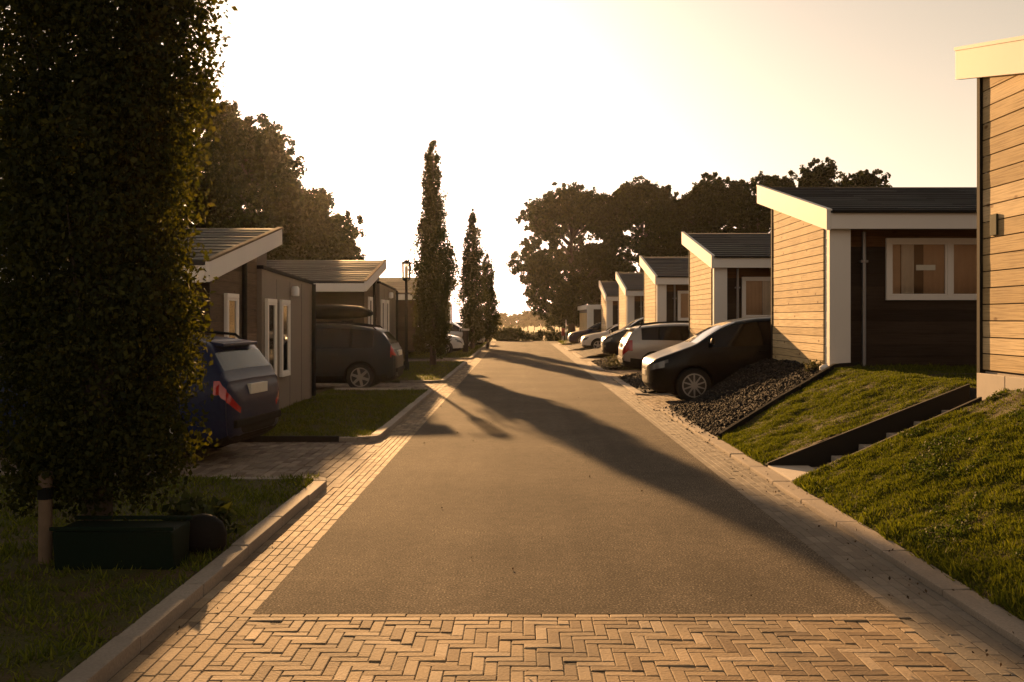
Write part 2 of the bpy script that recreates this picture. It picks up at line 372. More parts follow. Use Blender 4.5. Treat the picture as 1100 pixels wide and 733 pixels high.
def kerb(xa, xb, y0, y1, z, zin=None):
    b = MB(); y = y0
    while y < y1 - .05:
        e = min(y + 1.0, y1); dz = jit(.004); dx = jit(.004)
        b.box(xa + dx, xb + dx, y + .004, e - .004, -.08, z + dz); y = e
    struct(b.build('kerb', M['kerb'], bevel=.015))
def kerb_corner(x, y, sx, sy, z, w, r=.28):
    # quarter turn from the kerb line (outer face at x) away from the road; sy = side of the drive it turns to
    b = MB(); n = 5; cx, cy = x + sx * r, y
    for k in range(n):
        t0, t1 = math.pi / 2 * k / n, math.pi / 2 * (k + 1) / n - .008
        P = [(cx - sx * q * math.cos(t), cy + sy * q * math.sin(t), -.08) for q, t in ((r, t0), (r, t1), (r - w, t1), (r - w, t0))]
        b.prism(P, (0, 0, .08 + z))
    b.box(cx + sx * .005, cx + sx * .9, cy + sy * r, cy + sy * (r - w), -.08, z - .012)
    struct(b.build('kerb', M['kerb'], bevel=.012))
left_drives = [(10.1, 13.4), (22.4, 25.6), (37.0, 40.2), (50.5, 53.5)]
right_drives = [(18.3, 21.5), (27.6, 31.4), (37.6, 41.2), (47.6, 51.2), (57.8, 62)]
e = -1.0
for a, c in left_drives + [(66, 66)]:
    kerb(KL1, KL0, e + (.28 if e > 0 else 0), a - .28, .075)
    if a < 60: kerb_corner(KL0, a - .28, -1, 1, .075, .13)
    if e > 0: kerb_corner(KL0, e + .28, -1, -1, .075, .13)
    e = c
e = -1.0
for a, c in right_drives + [(66, 66)]:
    kerb(KR0, KR1, e + (.28 if e > 0 else 0), a - .28, .035)
    if a < 60: kerb_corner(KR0, a - .28, 1, 1, .035, .19)
    if e > 0: kerb_corner(KR0, e + .28, 1, -1, .035, .19)
    e = c

def running(name, x0, x1, y0, y1, z, mat):
    b = MB(); k = 0; x = x1 - math.ceil((x1 - x0) / .106) * .106
    while x < x1:
        y = y0 - (k % 2) * .105
        while y < y1:
            b.brick(x + .003, x + .103, max(y, y0) + .003, min(y + .21, y1) - .003, z + jit(.003), tilt=(jit(.03), jit(.02))); y += .21
        x += .106; k += 1
    struct(b.build(name, mat, normals=False))
    struct(MB().box(x0, x1, y0, y1, -.05, z - .018).build('driveway_bed', M['joint']))
for i, (a, c) in enumerate(left_drives): running('driveway', -8.5 if i < 2 else -7, KL0 - .003, a - .27, c + .27, .003, M['drive'])
for i, (a, c) in enumerate(right_drives): running('driveway', KR0 + .003, 5.2 if i else 5.6, a - .25, c + (.9 if i == 0 else .25), .003, M['drive'])
for i, (a, c) in enumerate(right_drives):      # inner part of each drive between the houses
    struct(MB().box(5.6 if i == 0 else 5.2, 14, a + .6, c + 2.4, -.05, .008).build('driveway', M['drive']))

# left lawns
flat = lambda X, Y: np.zeros_like(np.asarray(X, float)) + .06 + .012 * fbm(np.asarray(X) * .8, np.asarray(Y) * .8)
ll = []
e = -4
for a, c in left_drives + [(66, 66)]:
    q = [(-30, e), (KL1, e), (KL1, a), (-30, a)]; ll.append(q)
    sheet('lawn', M['turf'], q, 60, 20, flat); e = c
grass('short shaded grass of the left lawn under the big columnar tree', [(-5.5, 3), (KL1, 3), (KL1, 10.1), (-5.5, 10.1)], 1600, .055, flat)
grass('short grass of the small lawn before the taupe extension', [(-4.3, 13.45), (KL1, 13.45), (KL1, 22.35), (-4.3, 22.35)], 1500, .05, flat, .9)
grass('short grass around the lantern post', [(-6, 25.7), (KL1, 25.7), (KL1, 37), (-6, 37)], 500, .06, flat)
grass('short grass of the far left lawns past the poplar', [(-5, 40.3), (KL1, 40.3), (KL1, 66), (-5, 66)], 250, .08, flat)
# edging by the left drives; the near dark strip imitates a shadow gap
tag(MB().box(-4.2, KL1 - .4, 13.38, 13.43, .0, .085).build('edge_strip', M['darktrim'], bevel=.008), 'dark strip standing in for the shadow gap along the near edge of the small left lawn', 'edging')
tag(MB().box(-4.2, KL1 - .4, 22.32, 22.37, .0, .11).build('edge_strip', M['lightconcrete'], bevel=.008), 'pale concrete edging strip along the far edge of the small left lawn', 'edging')

# right banks
bankA = [(2.765, 2.5), (6, 2.5), (6, 9.98), (2.765, 9.98)]
sheet('bank', M['turf'], bankA, 120, 240, hR)
sheet('bank', M['turf'], [(2.765, -3), (6, -3), (6, 2.5), (2.765, 2.5)], 30, 30, hR)
sheet('bank', M['turf'], [(6, -3), (12, -3), (12, 9.98), (6, 9.98)], 30, 30, hR)
bankB = [(KR1, 11.04), (9, 11.04), (9, 16.6), (KR1 + .02, 13.5)]
def split(p, q, t): return (p[0] + (q[0] - p[0]) * t, p[1] + (q[1] - p[1]) * t)
EDG0, EDG1 = (KR1, 13.5), (5.55, 15.9)      # edging board between lawn and lava gravel
lawnB = [(2.765, 11.04), (5.6, 11.04), EDG1, (2.765, 13.5)]
sheet('lawn', M['turf'], lawnB, 100, 120, hR)
sheet('lawn', M['turf'], [(5.6, 11.04), (16, 11.04), (16, 16.6), (5.55, 15.9)], 12, 12, hR)
gravB = [EDG0, EDG1, (5.6, 20.3), (KR1, 18.2)]
def hG(X, Y):                                   # the lava bed dips to the drive along its far, splayed edge
    X = np.asarray(X, float); Y = np.asarray(Y, float)
    edge = 18.2 + (20.3 - 18.2) * np.clip((X - 2.79) / 1.7, 0, 1.3)
    k = np.clip((edge - Y) / .9, 0, 1)
    return .045 + (hR(X, Y) - .045) * (.25 + .75 * k) + .015 * fbm(X * 3, Y * 3)
sheet('gravel_bed', M['gravelbase'], [EDG0, EDG1, (5.0, 19.25), (5.0, 19.26)], 20, 20, hG)
gq = [(KR1, 13.5), (4.95, 15.36), (4.95, 20.3), (KR1, 18.2)]
sheet('gravel_bed', M['gravelbase'], gq, 40, 50, hG)
stones('lava_gravel', 'dark lava gravel bed sloping beside the black car', inquad(gq, 9000), lambda x, y: hG(x, y) + .004, .014, .034, M['stone'])
beds = [((21.75, 27.5), (22.5, 28.2)), ((31.6, 37.5), (32, 38.4)), ((41.4, 47.5), (42, 48.3)), ((51.4, 57.6), (52, 58.7)), ((62.2, 67), (62.2, 70))]
for (a, c), (a2, c2) in beds:
    q = [(KR1, a), (5.2, a2), (5.2, c2), (KR1, c)]
    sheet('gravel_bed', M['gravelbase'], q, 14, 20, hR)
    sheet('terrain', M['turf'], [(5.2, a2), (16, a2), (16, c2), (5.2, c2)], 6, 6, hR)
    if a < 40:
        stones('lava_gravel', 'dark lava gravel bed between ' + ('the black car and the silver estate car' if a < 25 else 'the silver estate car and the dark off-road car'), inquad(q, 2200), lambda x, y: hR(x, y) + .004, .02, .04, M['stone'])
grass('mown grass on the steep bank in front of the near right house', [(KR1 + .0, 3.0), (5.1, 3.0), (5.1, 9.95), (KR1 + .0, 9.95)], 19000, .034, hR, .75)
grass('sloping grass plot between the steps and the lava gravel', [(KR1 + .02, 11.1), (5.6, 11.1), (5.5, 15.8), (KR1 + .0, 13.45)], 11000, .03, hR, .85)
grass('grass strip under the long window of the second right house', [(5.6, 11.1), (9, 11.1), (9, 16.1), (5.6, 15.9)], 1200, .05, hR, .8)
grass('weedy verge at the far end of the road', [(2.8, 62), (8, 62), (8, 70), (2.8, 70)], 200, .15, lambda x, y: 0 * x + .03)

grass('longer ragged grass fringe along the right kerb', [(2.77, 3.0), (2.9, 3.0), (2.9, 9.9), (2.77, 9.9)], 5200, .07, hR, .2)
grass('ragged grass fringe along the kerb of the sloping plot', [(2.77, 11.1), (2.9, 11.1), (2.9, 13.5), (2.77, 13.5)], 4500, .06, hR, .2)
p = inquad([(2.85, 3.2), (5.0, 3.2), (5.0, 9.9), (2.85, 9.9)], 60000); p = p[vnoise(p[:, 0] * 3.1 + 9, p[:, 1] * 3.1) + .6 * vnoise(p[:, 0] * 9, p[:, 1] * 9) > .45]
c = np.column_stack([p, hR(p[:, 0], p[:, 1]) + RNG.uniform(.012, .045, len(p))])
stuff(link('clover', leaf_mesh('clover', c, .024, M['clover'], .8, .4, .0)), 'patches of clover and weeds in the near right grass bank', 'weeds')
# litter: stones and leaves spilled on the kerb and gutter
p = np.column_stack([RNG.normal(2.76, .10, 190), RNG.uniform(13.3, 18.2, 190)])
stones('spilled_gravel', 'lava stones spilled over the right kerb beside the gravel bed', p, lambda x, y: 0 * x + .035 * (x > 2.6) + .006, .008, .022, M['stone'])
n = 300; c = np.column_stack([np.where(RNG.uniform(size=n) < .75, RNG.normal(2.5, .14, n), RNG.uniform(-1.9, 2.5, n)), 2.5 + 20 * RNG.uniform(size=n) ** 1.5, np.full(n, .012)])
c[:, 2] += .035 * (c[:, 0] > 2.6)
stuff(link('leaf_litter', leaf_mesh('leaf_litter', c, .022, M['litter'], .6)), 'small dry leaves scattered on the gutter and road', 'leaves')

# ------------------------------------------------------------------ houses
def clip_below(poly, f):
    """keep the part of poly [(y,z)] under z=f(y) (f linear)"""
    out = []
    for i in range(len(poly)):
        a, b_ = poly[i], poly[(i + 1) % len(poly)]; da, db = f(a[0]) - a[1], f(b_[0]) - b_[1]
        if da >= 0: out.append(a)
        if da * db < 0:
            t = da / (da - db); out.append((a[0] + (b_[0] - a[0]) * t, a[1] + (b_[1] - a[1]) * t))
    return out

def window(parent, axis, plane, a0, a1, z0, z1, panes=1, out=-1, curtains='mid', fw=.07):
    """axis: wall runs along 'x' or 'y'; plane = wall coordinate; out = outward sign"""
    def put(mb, p0, p1, q0, q1, d0, d1):
        A, B = plane + out * d0, plane + out * d1
        if axis == 'x': mb.box(p0, p1, A, B, q0, q1)
        else: mb.box(A, B, p0, p1, q0, q1)
    a0, a1 = min(a0, a1), max(a0, a1)
    fr = MB(); put(fr, a0, a1, z1 - fw, z1, .002, .06); put(fr, a0, a1, z0, z0 + fw, .002, .06)
    w = (a1 - a0 - fw) / panes
    for i in range(panes + 1): put(fr, a0 + i * w, a0 + i * w + fw, z0 + fw + .001, z1 - fw - .001, .003, .059)
    f = fr.build('window', M['offwhite'], parent, bevel=.006)
    for i in range(panes):
        p0, p1 = a0 + i * w + fw, a0 + (i + 1) * w
        sash = MB(); s = .035
        put(sash, p0 + .002, p1 - .002, z1 - fw - s, z1 - fw - .002, .01, .05); put(sash, p0 + .002, p1 - .002, z0 + fw + .002, z0 + fw + s, .01, .05)
        put(sash, p0 + .002, p0 + s, z0 + fw + s + .001, z1 - fw - s - .001, .011, .049); put(sash, p1 - s, p1 - .002, z0 + fw + s + .001, z1 - fw - s - .001, .011, .049)
        sash.build('sash', M['offwhite'], f)
        bk = MB(); put(bk, p0 + s, p1 - s, z0 + fw + s, z1 - fw - s, .003, .006); bk.build('blind', M['room'], f)
        pn = MB(); put(pn, p0 + s, p1 - s, z0 + fw + s, z1 - fw - s, .030, .034); pn.build('pane', M['pane'], f)
        spans = {'mid': [(0, .16, 'curtain'), (.18, .42, 'palecurtain'), (.6, 1, 'curtain')], 'full': [(0, 1, 'curtain')], 'side': [(.62, .95, 'palecurtain'), (0, .6, 'curtain')]}.get(curtains if i == 0 else 'full', [])
        for s0, s1, mt in spans:
            q0, q1 = p0 + s + (p1 - p0 - 2 * s) * s0, p0 + s + (p1 - p0 - 2 * s) * s1; cm = MB(); k = max(8, int((q1 - q0) / .018))
            vs = []
            for j in range(k + 1):
                dd = .016 + .006 * math.sin(j * 1.15) + .002 * math.sin(j * .47); aa = q0 + (q1 - q0) * j / k; P = plane + out * dd
                for zz in (z0 + fw + s + .002, z1 - fw - s - .002): vs.append((aa, P, zz) if axis == 'x' else (P, aa, zz))
            cm.add(vs, [(2 * j, 2 * j + 2, 2 * j + 3, 2 * j + 1) for j in range(k)])
            cm.build('curtain', M[mt], f, smooth=60, normals=False)
    return f

def house_right(loc, label, zdrop=0, gdepth=3.45, over=1.0, L=11, wins=((1.1, 3.2, 1.13, 2.16, 2, 'mid'),), board=.135, plaque=False, notice=False):
    h = tag(empty('house', loc), label, 'house', 'timber chalets along the right side of the road')
    zl, sl = 2.56 - zdrop, .22; D = gdepth
    top = lambda y: zl + sl * y                    # upper face of the roof
    under = lambda y: top(y) - .16
    # wall core
    MB().prism([(.03, .52, -.02), (.03, D - .03, -.02), (.03, D - .03, under(D - .03)), (.03, .52, under(.52))], (L, 0, 0)).build('wall', M['darkwood'], h)
    MB().box(.03, .31, .26, .518, -.02, under(.26) - .03).build('wing_wall', M['darkwood'], h)
    gb = MB(); z = 0.0; i = 0
    while z < under(D) + .05:                     # larch boards of the gable, each a board of its own thickness
        poly = clip_below([(.26, z), (D, z), (D, z + board - .011), (.26, z + board - .011)], lambda y: under(y) - .01)
        if len(poly) >= 3: gb.prism([(-.002 + jit(.0015), y, zz) for y, zz in poly], (.03, 0, 0))
        z += board
    gb.build('gable_cladding', M['gable'], h)
    MB().box(0.02, .36, -.0, .25, -.03, zl - .28).build('corner_column', M['white'], h, bevel=.006)
    MB().box(-.02, .03, D + .003, D + .06, -.05, under(D) - .02).build('corner_trim', M['darktrim'], h)
    # gable fascia following the slope, eave fascia
    MB().prism([(-.07, -.14, top(-.14) + .02), (-.07, D + over, top(D + over) + .02), (-.07, D + over, top(D + over) - .33), (-.07, -.14, top(-.14) - .29)], (.065, 0, 0)).build('gable_fascia', M['white'], h, bevel=.006)
    MB().prism([(-.078, -.15, top(-.15) + .022), (-.078, D + over, top(D + over) + .022), (-.078, D + over, top(D + over) + .05), (-.078, -.15, top(-.15) + .05)], (.09, 0, 0)).build('verge_trim', M['white'], h)
    MB().box(-.003, L, -.14, -.09, zl - .30, zl - .045).build('eave_fascia', M['white'], h, bevel=.005)
    MB().box(.01, L, -.2, -.142, zl - .05, zl + .0).build('gutter_pipe', M['darktrim'], h, bevel=.012)
    rf = MB().prism([(0, -.13, top(-.13) - .04), (0, D + over, top(D + over) - .04), (0, D + over, top(D + over) - .155), (0, -.13, top(-.13) - .155)], (L, 0, 0)).build('roof', M['darktrim'], h)
    cs = MB(); n = 13; w = (D + over + .13) / n
    for k in range(n):
        y0, y1 = -.13 + k * w, -.13 + (k + 1) * w
        for x0 in np.arange(.015, L, 1.2):
            cs.prism([(x0, y0, top(y0) + .028 + jit(.003)), (x0, y1 + .02, top(y1) + .004), (x0, y1 + .02, top(y1) - .036), (x0, y0, top(y0) - .036)], (min(1.196, L - x0), 0, 0))
    cs.build('roof_courses', M['roof'], rf)
    # facade
    fb = MB(); z = 0.0
    while z < 1.95: fb.box(.312, L, .494 + jit(.001), .517, z, z + .188); z += .195
    fb.build('facade_cladding', M['darkwood'], h)
    fs = MB()
    for z0 in (2.02, 2.21): fs.box(.312, L, .492, .517, z0 - zdrop * .3, z0 + .183 - zdrop * .3)
    fs.build('upper_cladding', M['stripwood'], h)
    MB().tube([(.72, .42, zl - .3), (.72, .42, .0)], .035, 10).box(.66, .78, .38, .49, 1.75, 1.79).build('downpipe', M['zinc'], h, smooth=40)
    MB().box(.02, L - .1, .56, D - .06, -1.2, -.021).build('plinth', M['concrete'], h)
    MB().box(.0, .30, .05, .54, -1.2, -.035).build('column_footing', M['concrete'], h)
    for (x0, x1, z0, z1, pn, cu) in wins:
        w = window(h, 'x', .492, x0, x1, z0, z1, pn, -1, cu)
        if notice: MB().box(x0 + .50, x0 + .82, .492 - .037, .492 - .0345, (z0 + z1) / 2 - .02, (z0 + z1) / 2 + .07).build('notice', M['plate'], w)
    return h

house_right((5.0, 15.77, .87), 'timber house with pale larch gable and wide curtained window above the lava gravel', notice=True)
h3w = ((.84, 2.6, .95, 2.05, 2, 'side'),)
for (y, z, lab) in [(25.1, .73, 'timber house whose larch gable rises just behind the black car'),
                    (35.4, .66, 'timber house standing behind the silver estate car'),
                    (45.2, .47, 'timber house with narrow lit gable just behind the dark off-road car'),
                    (55.6, .42, 'smallest looking timber house behind the white hatchback at the row end')]:
    house_right((5.0, y, z), lab, wins=h3w)

# the near right house: only its far end is in the frame
def near_house():
    h = tag(empty('house', (5.0, 6.0, 1.15)), 'nearest timber house with glowing larch wall at the right edge of the picture', 'house', 'timber chalets along the right side of the road')
    D = 4.54; top = lambda y: 3.51 + .2 * (y - 4.9); under = lambda y: top(y) - .2
    MB().prism([(.03, -1.5, -.02), (.03, D - .03, -.02), (.03, D - .03, under(D)), (.03, -1.5, under(-1.5))], (8, 0, 0)).build('wall', M['darkwood'], h)
    gb = MB(); z = 0.0; bd = .176
    while z < under(D) + .05:
        for y0, y1 in ((-1.5, 1.55), (1.553, D - .02)):
            poly = clip_below([(y0, z), (y1, z), (y1, z + bd - .012), (y0, z + bd - .012)], lambda y: under(y) - .01)
            if len(poly) >= 3: gb.prism([(-.002 + jit(.002), y, zz) for y, zz in poly], (.03, 0, 0))
        z += bd
    gb.build('gable_cladding', M['gable'], h)
    MB().box(-.035, .03, D - .017, D + .05, -.05, under(D) - .02).build('corner_trim', M['darktrim'], h)
    MB().prism([(-.13, -1.7, top(-1.7) + .02), (-.13, D + .36, top(D + .36) + .02), (-.13, D + .36, top(D + .36) - .30), (-.13, -1.7, top(-1.7) - .30)], (.07, 0, 0)).build('gable_fascia', M['white'], h, bevel=.006)
    MB().prism([(-.14, -1.7, top(-1.7) + .022), (-.14, D + .37, top(D + .37) + .022), (-.14, D + .37, top(D + .37) + .06), (-.14, -1.7, top(-1.7) + .06)], (.1, 0, 0)).build('verge_trim', M['white'], h)
    rf = MB().prism([(-.05, -1.7, top(-1.7) - .0), (-.05, D + .36, top(D + .36)), (-.05, D + .36, top(D + .36) - .19), (-.05, -1.7, top(-1.7) - .19)], (8, 0, 0)).build('roof', M['roof'], h)
    pl = MB(); y = D + .02
    for w in (.62, .5, 1.2, 1.2, 1.2, 1.2): pl.box(-.05, .02, y - w + .015, y, -.62, -.04); y -= w
    pl.build('plinth_panels', M['lightconcrete'], h, bevel=.006)
    MB().box(.02, 8, -1.5, D - .03, -1.2, -.021).build('plinth', M['concrete'], h)
    MB().box(-.025, -.004, D - .36, D - .22, 1.42, 1.64).build('number_plaque', [plain('green_grey_plaque', (0.05, 0.055, 0.035), 0.8, .1)], h, bevel=.004)
near_house()

# low flat-roofed building at the end of the right row
sh = tag(empty('low_building', (5.0, 71, 0)), 'low flat-roofed outbuilding with tan infill behind the dark blue hatchback', 'building')
MB().box(.05, 8, .1, 10, 0, 2.35).build('wall', M['darkwood'], sh)
MB().box(-.1, 8.1, -.1, 10.1, 2.352, 2.68).build('roof', M['white'], sh)
MB().box(.0, .45, -.02, .35, 0, 2.351).build('corner_column', M['white'], sh)
MB().box(-.0, .049, .9, 9, .1, 2.1).build('door_panel', M['gable'], sh)
MB().box(1.2, 3.2, .05, .099, .2, 2.0).build('window', M['glasscar'], sh)

def house_left(loc, label, zdrop=0.0):
    h = tag(empty('house', loc), label, 'house', 'brown chalets along the left side of the road')
    zl, sl = 2.36, .20; top = lambda y: zl + sl * (y + .4); under = lambda y: top(y) - .16; L = 11
    MB().prism([(-.03, .0, -.05), (-.03, 3.2, -.05), (-.03, 3.2, under(3.2)), (-.03, 0, under(0))], (-L, 0, 0)).build('wall', M['darkwood'], h)
    gb = MB(); z = 0.0
    while z < under(3.2):
        poly = clip_below([(-.0, z), (2.45, z), (2.45, z + .188), (-.0, z + .188)], lambda y: under(y) - .01)
        if len(poly) >= 3: gb.prism([(jit(.0015), y, zz) for y, zz in poly], (-.029, 0, 0))
        z += .195
    gb.build('gable_cladding', M['brownwood'], h)
    fb = MB(); z = 0
    while z < 2.1: fb.box(0, -L, -.03, -.002, z, z + .188); z += .195
    fb.build('facade_cladding', M['darkwood'], h)
    MB().prism([(.12, -.42, top(-.42) + .02), (.12, 3.7, top(3.7) + .02), (.12, 3.7, top(3.7) - .26), (.12, -.42, top(-.42) - .26)], (-.06, 0, 0)).build('gable_fascia', M['white'], h, bevel=.006)
    MB().prism([(.13, -.43, top(-.43) + .022), (.13, 3.71, top(3.71) + .022), (.13, 3.71, top(3.71) + .055), (.13, -.43, top(-.43) + .055)], (-.09, 0, 0)).build('verge_trim', M['brownwood'], h)
    MB().box(.055, -L, -.42, -.37, zl - .27, zl - .03).build('eave_fascia', M['white'], h, bevel=.005)
    rf = MB().prism([(.05, -.40, top(-.40) - .04), (.05, 3.68, top(3.68) - .04), (.05, 3.68, top(3.68) - .155), (.05, -.40, top(-.40) - .155)], (-L, 0, 0)).build('roof', M['darktrim'], h)
    cs = MB(); n = 11; w = 4.1 / n
    for k in range(n):
        y0, y1 = -.42 + k * w, -.42 + (k + 1) * w
        for x0 in np.arange(.045, L, 1.6):
            cs.prism([(.045 - x0 + .045, y0, top(y0) + .05 + jit(.003)), (.045 - x0 + .045, y1 - .03, top(y1) + .03), (.045 - x0 + .045, y1 - .03, top(y1) - .036), (.045 - x0 + .045, y0, top(y0) - .036)], (-1.594, 0, 0))
    cs.build('roof_courses', M['roof'], rf)
    MB().tube([(.05, 1.55, under(1.5)), (.05, 1.55, 0)], .04, 10).build('downpipe', M['darktrim'], h, smooth=40)
    window(h, 'y', .0, .62, 1.22, .55, 1.97, 1, 1, 'full')
    # taupe extension
    ex = MB().prism([(.08, 2.46, -.05), (.08, 6.4, -.05), (.08, 6.4, 2.30), (.08, 2.46, 2.42)], (-4.2, 0, 0)).build('extension', M['taupe'], h)
    MB().prism([(.11, 2.44, 2.421), (.11, 6.43, 2.30), (.11, 6.43, 2.36), (.11, 2.44, 2.48)], (-4.26, 0, 0)).build('extension_roof', M['darktrim'], ex)
    sm = MB()
    for y in (3.45, 4.45, 5.42): sm.box(.0795, .083, y, y + .007, 0, 2.28)
    sm.build('panel_joints', M['darktrim'], ex)
    MB().tube([(.13, 6.36, 2.3), (.13, 6.36, .0)], .04, 10).build('downpipe', M['darktrim'], h, smooth=40)
    for y in (2.62, 3.62): window(h, 'y', .085, y, y + .62, .55, 1.93, 1, 1, 'full')
    lm = MB().lathe([(.02, 0), (.075, .02), (.075, .16), (.05, .2)], (.15, 4.6, 2.0), 12).box(.08, .14, 4.57, 4.63, 2.08, 2.12).build('wall_lamp', M['offwhite'], h, smooth=40)
    return h
house_left((-4.35, 13.8, .10), 'brown boarded house with taupe extension behind the dark blue car')
house_left((-4.35, 27.6, .35), 'brown house behind the grey estate car carrying a roof box')
house_left((-4.35, 41.4, .38), 'brown house half hidden behind the lantern post and tall poplar')
house_left((-4.35, 55.2, .30), 'farthest left house seen between the poplars')

# ------------------------------------------------------------------ steps and retaining walls by the near right house
st = tag(empty('garden_steps', (2.8, 10.5, 0)), 'concrete garden steps climbing the grass bank beside the near right house', 'steps')
MB().box(0.0, .46, -.49, .49, -.05, .045).build('landing', M['lightconcrete'], st, bevel=.01)
for i in range(6):
    x0 = .40 + i * .31
    MB().box(x0 + (.062 if i == 0 else 0), x0 + .36, -.485, .485, -.15 + .12 * i, .03 + .128 * i).build('step', M['concrete'], st, bevel=.012)
wall = MB().prism([(KR1 + .02, 11.0, -.1), (5.08, 11.0, -.1), (5.08, 11.0, .96), (KR1 + .02, 11.0, .07)], (0, .05, 0)).build('retaining_wall', M['darktrim'], bevel=.006)
tag(wall, 'low dark retaining wall on the far side of the garden steps', 'wall')
w2 = MB().prism([(KR1 + .1, 9.95, -.1), (4.72, 9.95, -.1), (4.72, 9.95, .90), (3.4, 9.95, .31), (KR1 + .1, 9.95, .04)], (0, .05, 0)).build('retaining_wall', M['darktrim'], bevel=.006)
tag(w2, 'thin dark retaining board on the near side of the garden steps', 'wall')
a, c = Vector((EDG0[0], EDG0[1], 0)), Vector((EDG1[0], EDG1[1], 0)); eb = MB(); n = 5
for k in range(n):
    p, q = a.lerp(c, k / n), a.lerp(c, (k + 1) / n); zp, zq = float(hR(p.x, p.y)), float(hR(q.x, q.y))
    eb.prism([(p.x, p.y, zp - .1), (q.x, q.y, zq - .1), (q.x, q.y, zq + .07), (p.x, p.y, zp + .07)], (-.03, .035, 0))
tag(eb.build('edging_board', M['darktrim']), 'dark edging board dividing the right lawn from the lava gravel', 'edging')
pb = MB().box(4.78, 5.0, 19.22, 19.9, -.05, .80).build('concrete_block', M['concrete'], bevel=.012)
tag(pb, 'grey concrete block at the gable foot beside the black car', 'block')
rk = MB().lathe([(.02, 0), (.11, .02), (.12, .08), (.05, .13)], (0, 0, 0), 9).build('pale_stone', M['offwhite'], smooth=60, loc=(4.86, 15.52, .86))
rk.scale = (.7, .6, .8); tag(rk, 'small pale stone at the foot of the white corner column', 'stone')

# ------------------------------------------------------------------ trees
def blobs(n, centers, rad, squash=(1, 1, 1)):
    k = RNG.integers(0, len(centers), n); d = unit(RNG.normal(size=(n, 3))) * (RNG.uniform(size=(n, 1)) ** .45)
    return centers[k] + d * rad[k][:, None] * np.array(squash)

def column_tree(name, loc, label, group, prof, nleaf, leaf, mat, trunk_r, z0=.5, lumps=120, seedoff=0, lr=.3, wob=1):
    """prof: list of (z, radius)"""
    t = tag(empty(name, loc), label, 'tree', group)
    Z = np.array([p[0] for p in prof]); Rr = np.array([p[1] for p in prof])
    zz = RNG.uniform(Z[0], Z[-1], lumps * 4); rr = np.interp(zz, Z, Rr); keep = RNG.uniform(size=len(zz)) < (rr / Rr.max()) ** 1.2; zz, rr = zz[keep], rr[keep]
    th = RNG.uniform(0, 6.283, len(zz)); q = np.sqrt(RNG.uniform(.12, 1, len(zz))) * rr * .86
    q = q * (1 + wob * .28 * np.sin(zz * 1.9 + th * 2 + seedoff) + wob * .16 * np.sin(zz * 4.3 - th * 3 + seedoff * 2))
    c = np.column_stack([q * np.cos(th), q * np.sin(th), zz]); rad = lr * RNG.uniform(.6, 1.25, len(zz)) * np.clip(rr / Rr.max() + .25, .35, 1)
    pts = blobs(nleaf, c, rad, (1, 1, 1.5))
    link('crown', leaf_mesh('crown', pts, leaf, mat, .62, .4, .5), t)
    b = MB(); H_ = Z[-1]
    b.tube([(0, 0, -.1), (.02, .01, H_ * .3), (-.02, .02, H_ * .65), (0, 0, H_ * .97)], [trunk_r, trunk_r * .8, trunk_r * .4, .01], 9)
    for k in range(26):
        z = H_ * (.08 + .8 * k / 26); r = float(np.interp(z + .5, Z, Rr)) * .75; th = k * 2.4
        b.tube([(0, 0, z), (r * .6 * math.cos(th), r * .6 * math.sin(th), z + .35), (r * math.cos(th), r * math.sin(th), z + 1.1)], [trunk_r * .28, trunk_r * .18, .006], 5)
    b.build('trunk', M['bark'], t, smooth=60)
    return t

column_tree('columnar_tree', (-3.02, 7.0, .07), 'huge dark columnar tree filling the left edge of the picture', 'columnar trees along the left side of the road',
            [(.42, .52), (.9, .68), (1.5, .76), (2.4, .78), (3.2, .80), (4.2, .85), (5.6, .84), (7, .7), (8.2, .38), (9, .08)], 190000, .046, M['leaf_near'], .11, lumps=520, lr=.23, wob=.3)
grpP = 'columnar trees along the left side of the road'
column_tree('columnar_tree', (-2.98, 34, .07), 'tall slender poplar standing right beside the lantern post', grpP,
            [(.5, .5), (1.2, .72), (2.4, .74), (3.6, .72), (4.4, .56), (5.2, .5), (6, .36), (6.8, .28), (7.4, .24), (7.75, .05)], 36000, .09, M['leaf_poplar'], .12, lumps=230, seedoff=1, lr=.21)
column_tree('columnar_tree', (-2.45, 52, .07), 'taller pointed poplar of the pair farther down the road', grpP,
            [(.5, .55), (1.4, .7), (3, .72), (4.5, .6), (5.8, .42), (6.8, .24), (7.6, .05)], 20000, .11, M['leaf_poplar'], .12, lumps=170, seedoff=3, lr=.21)
column_tree('columnar_tree', (-1.72, 54.5, .07), 'shorter poplar of the pair farther down the road', grpP,
            [(.5, .45), (1.2, .6), (2.4, .5), (3.6, .42), (4.6, .3), (5.3, .04)], 10500, .11, M['leaf_poplar'], .09, lumps=100, seedoff=4.4, lr=.19)

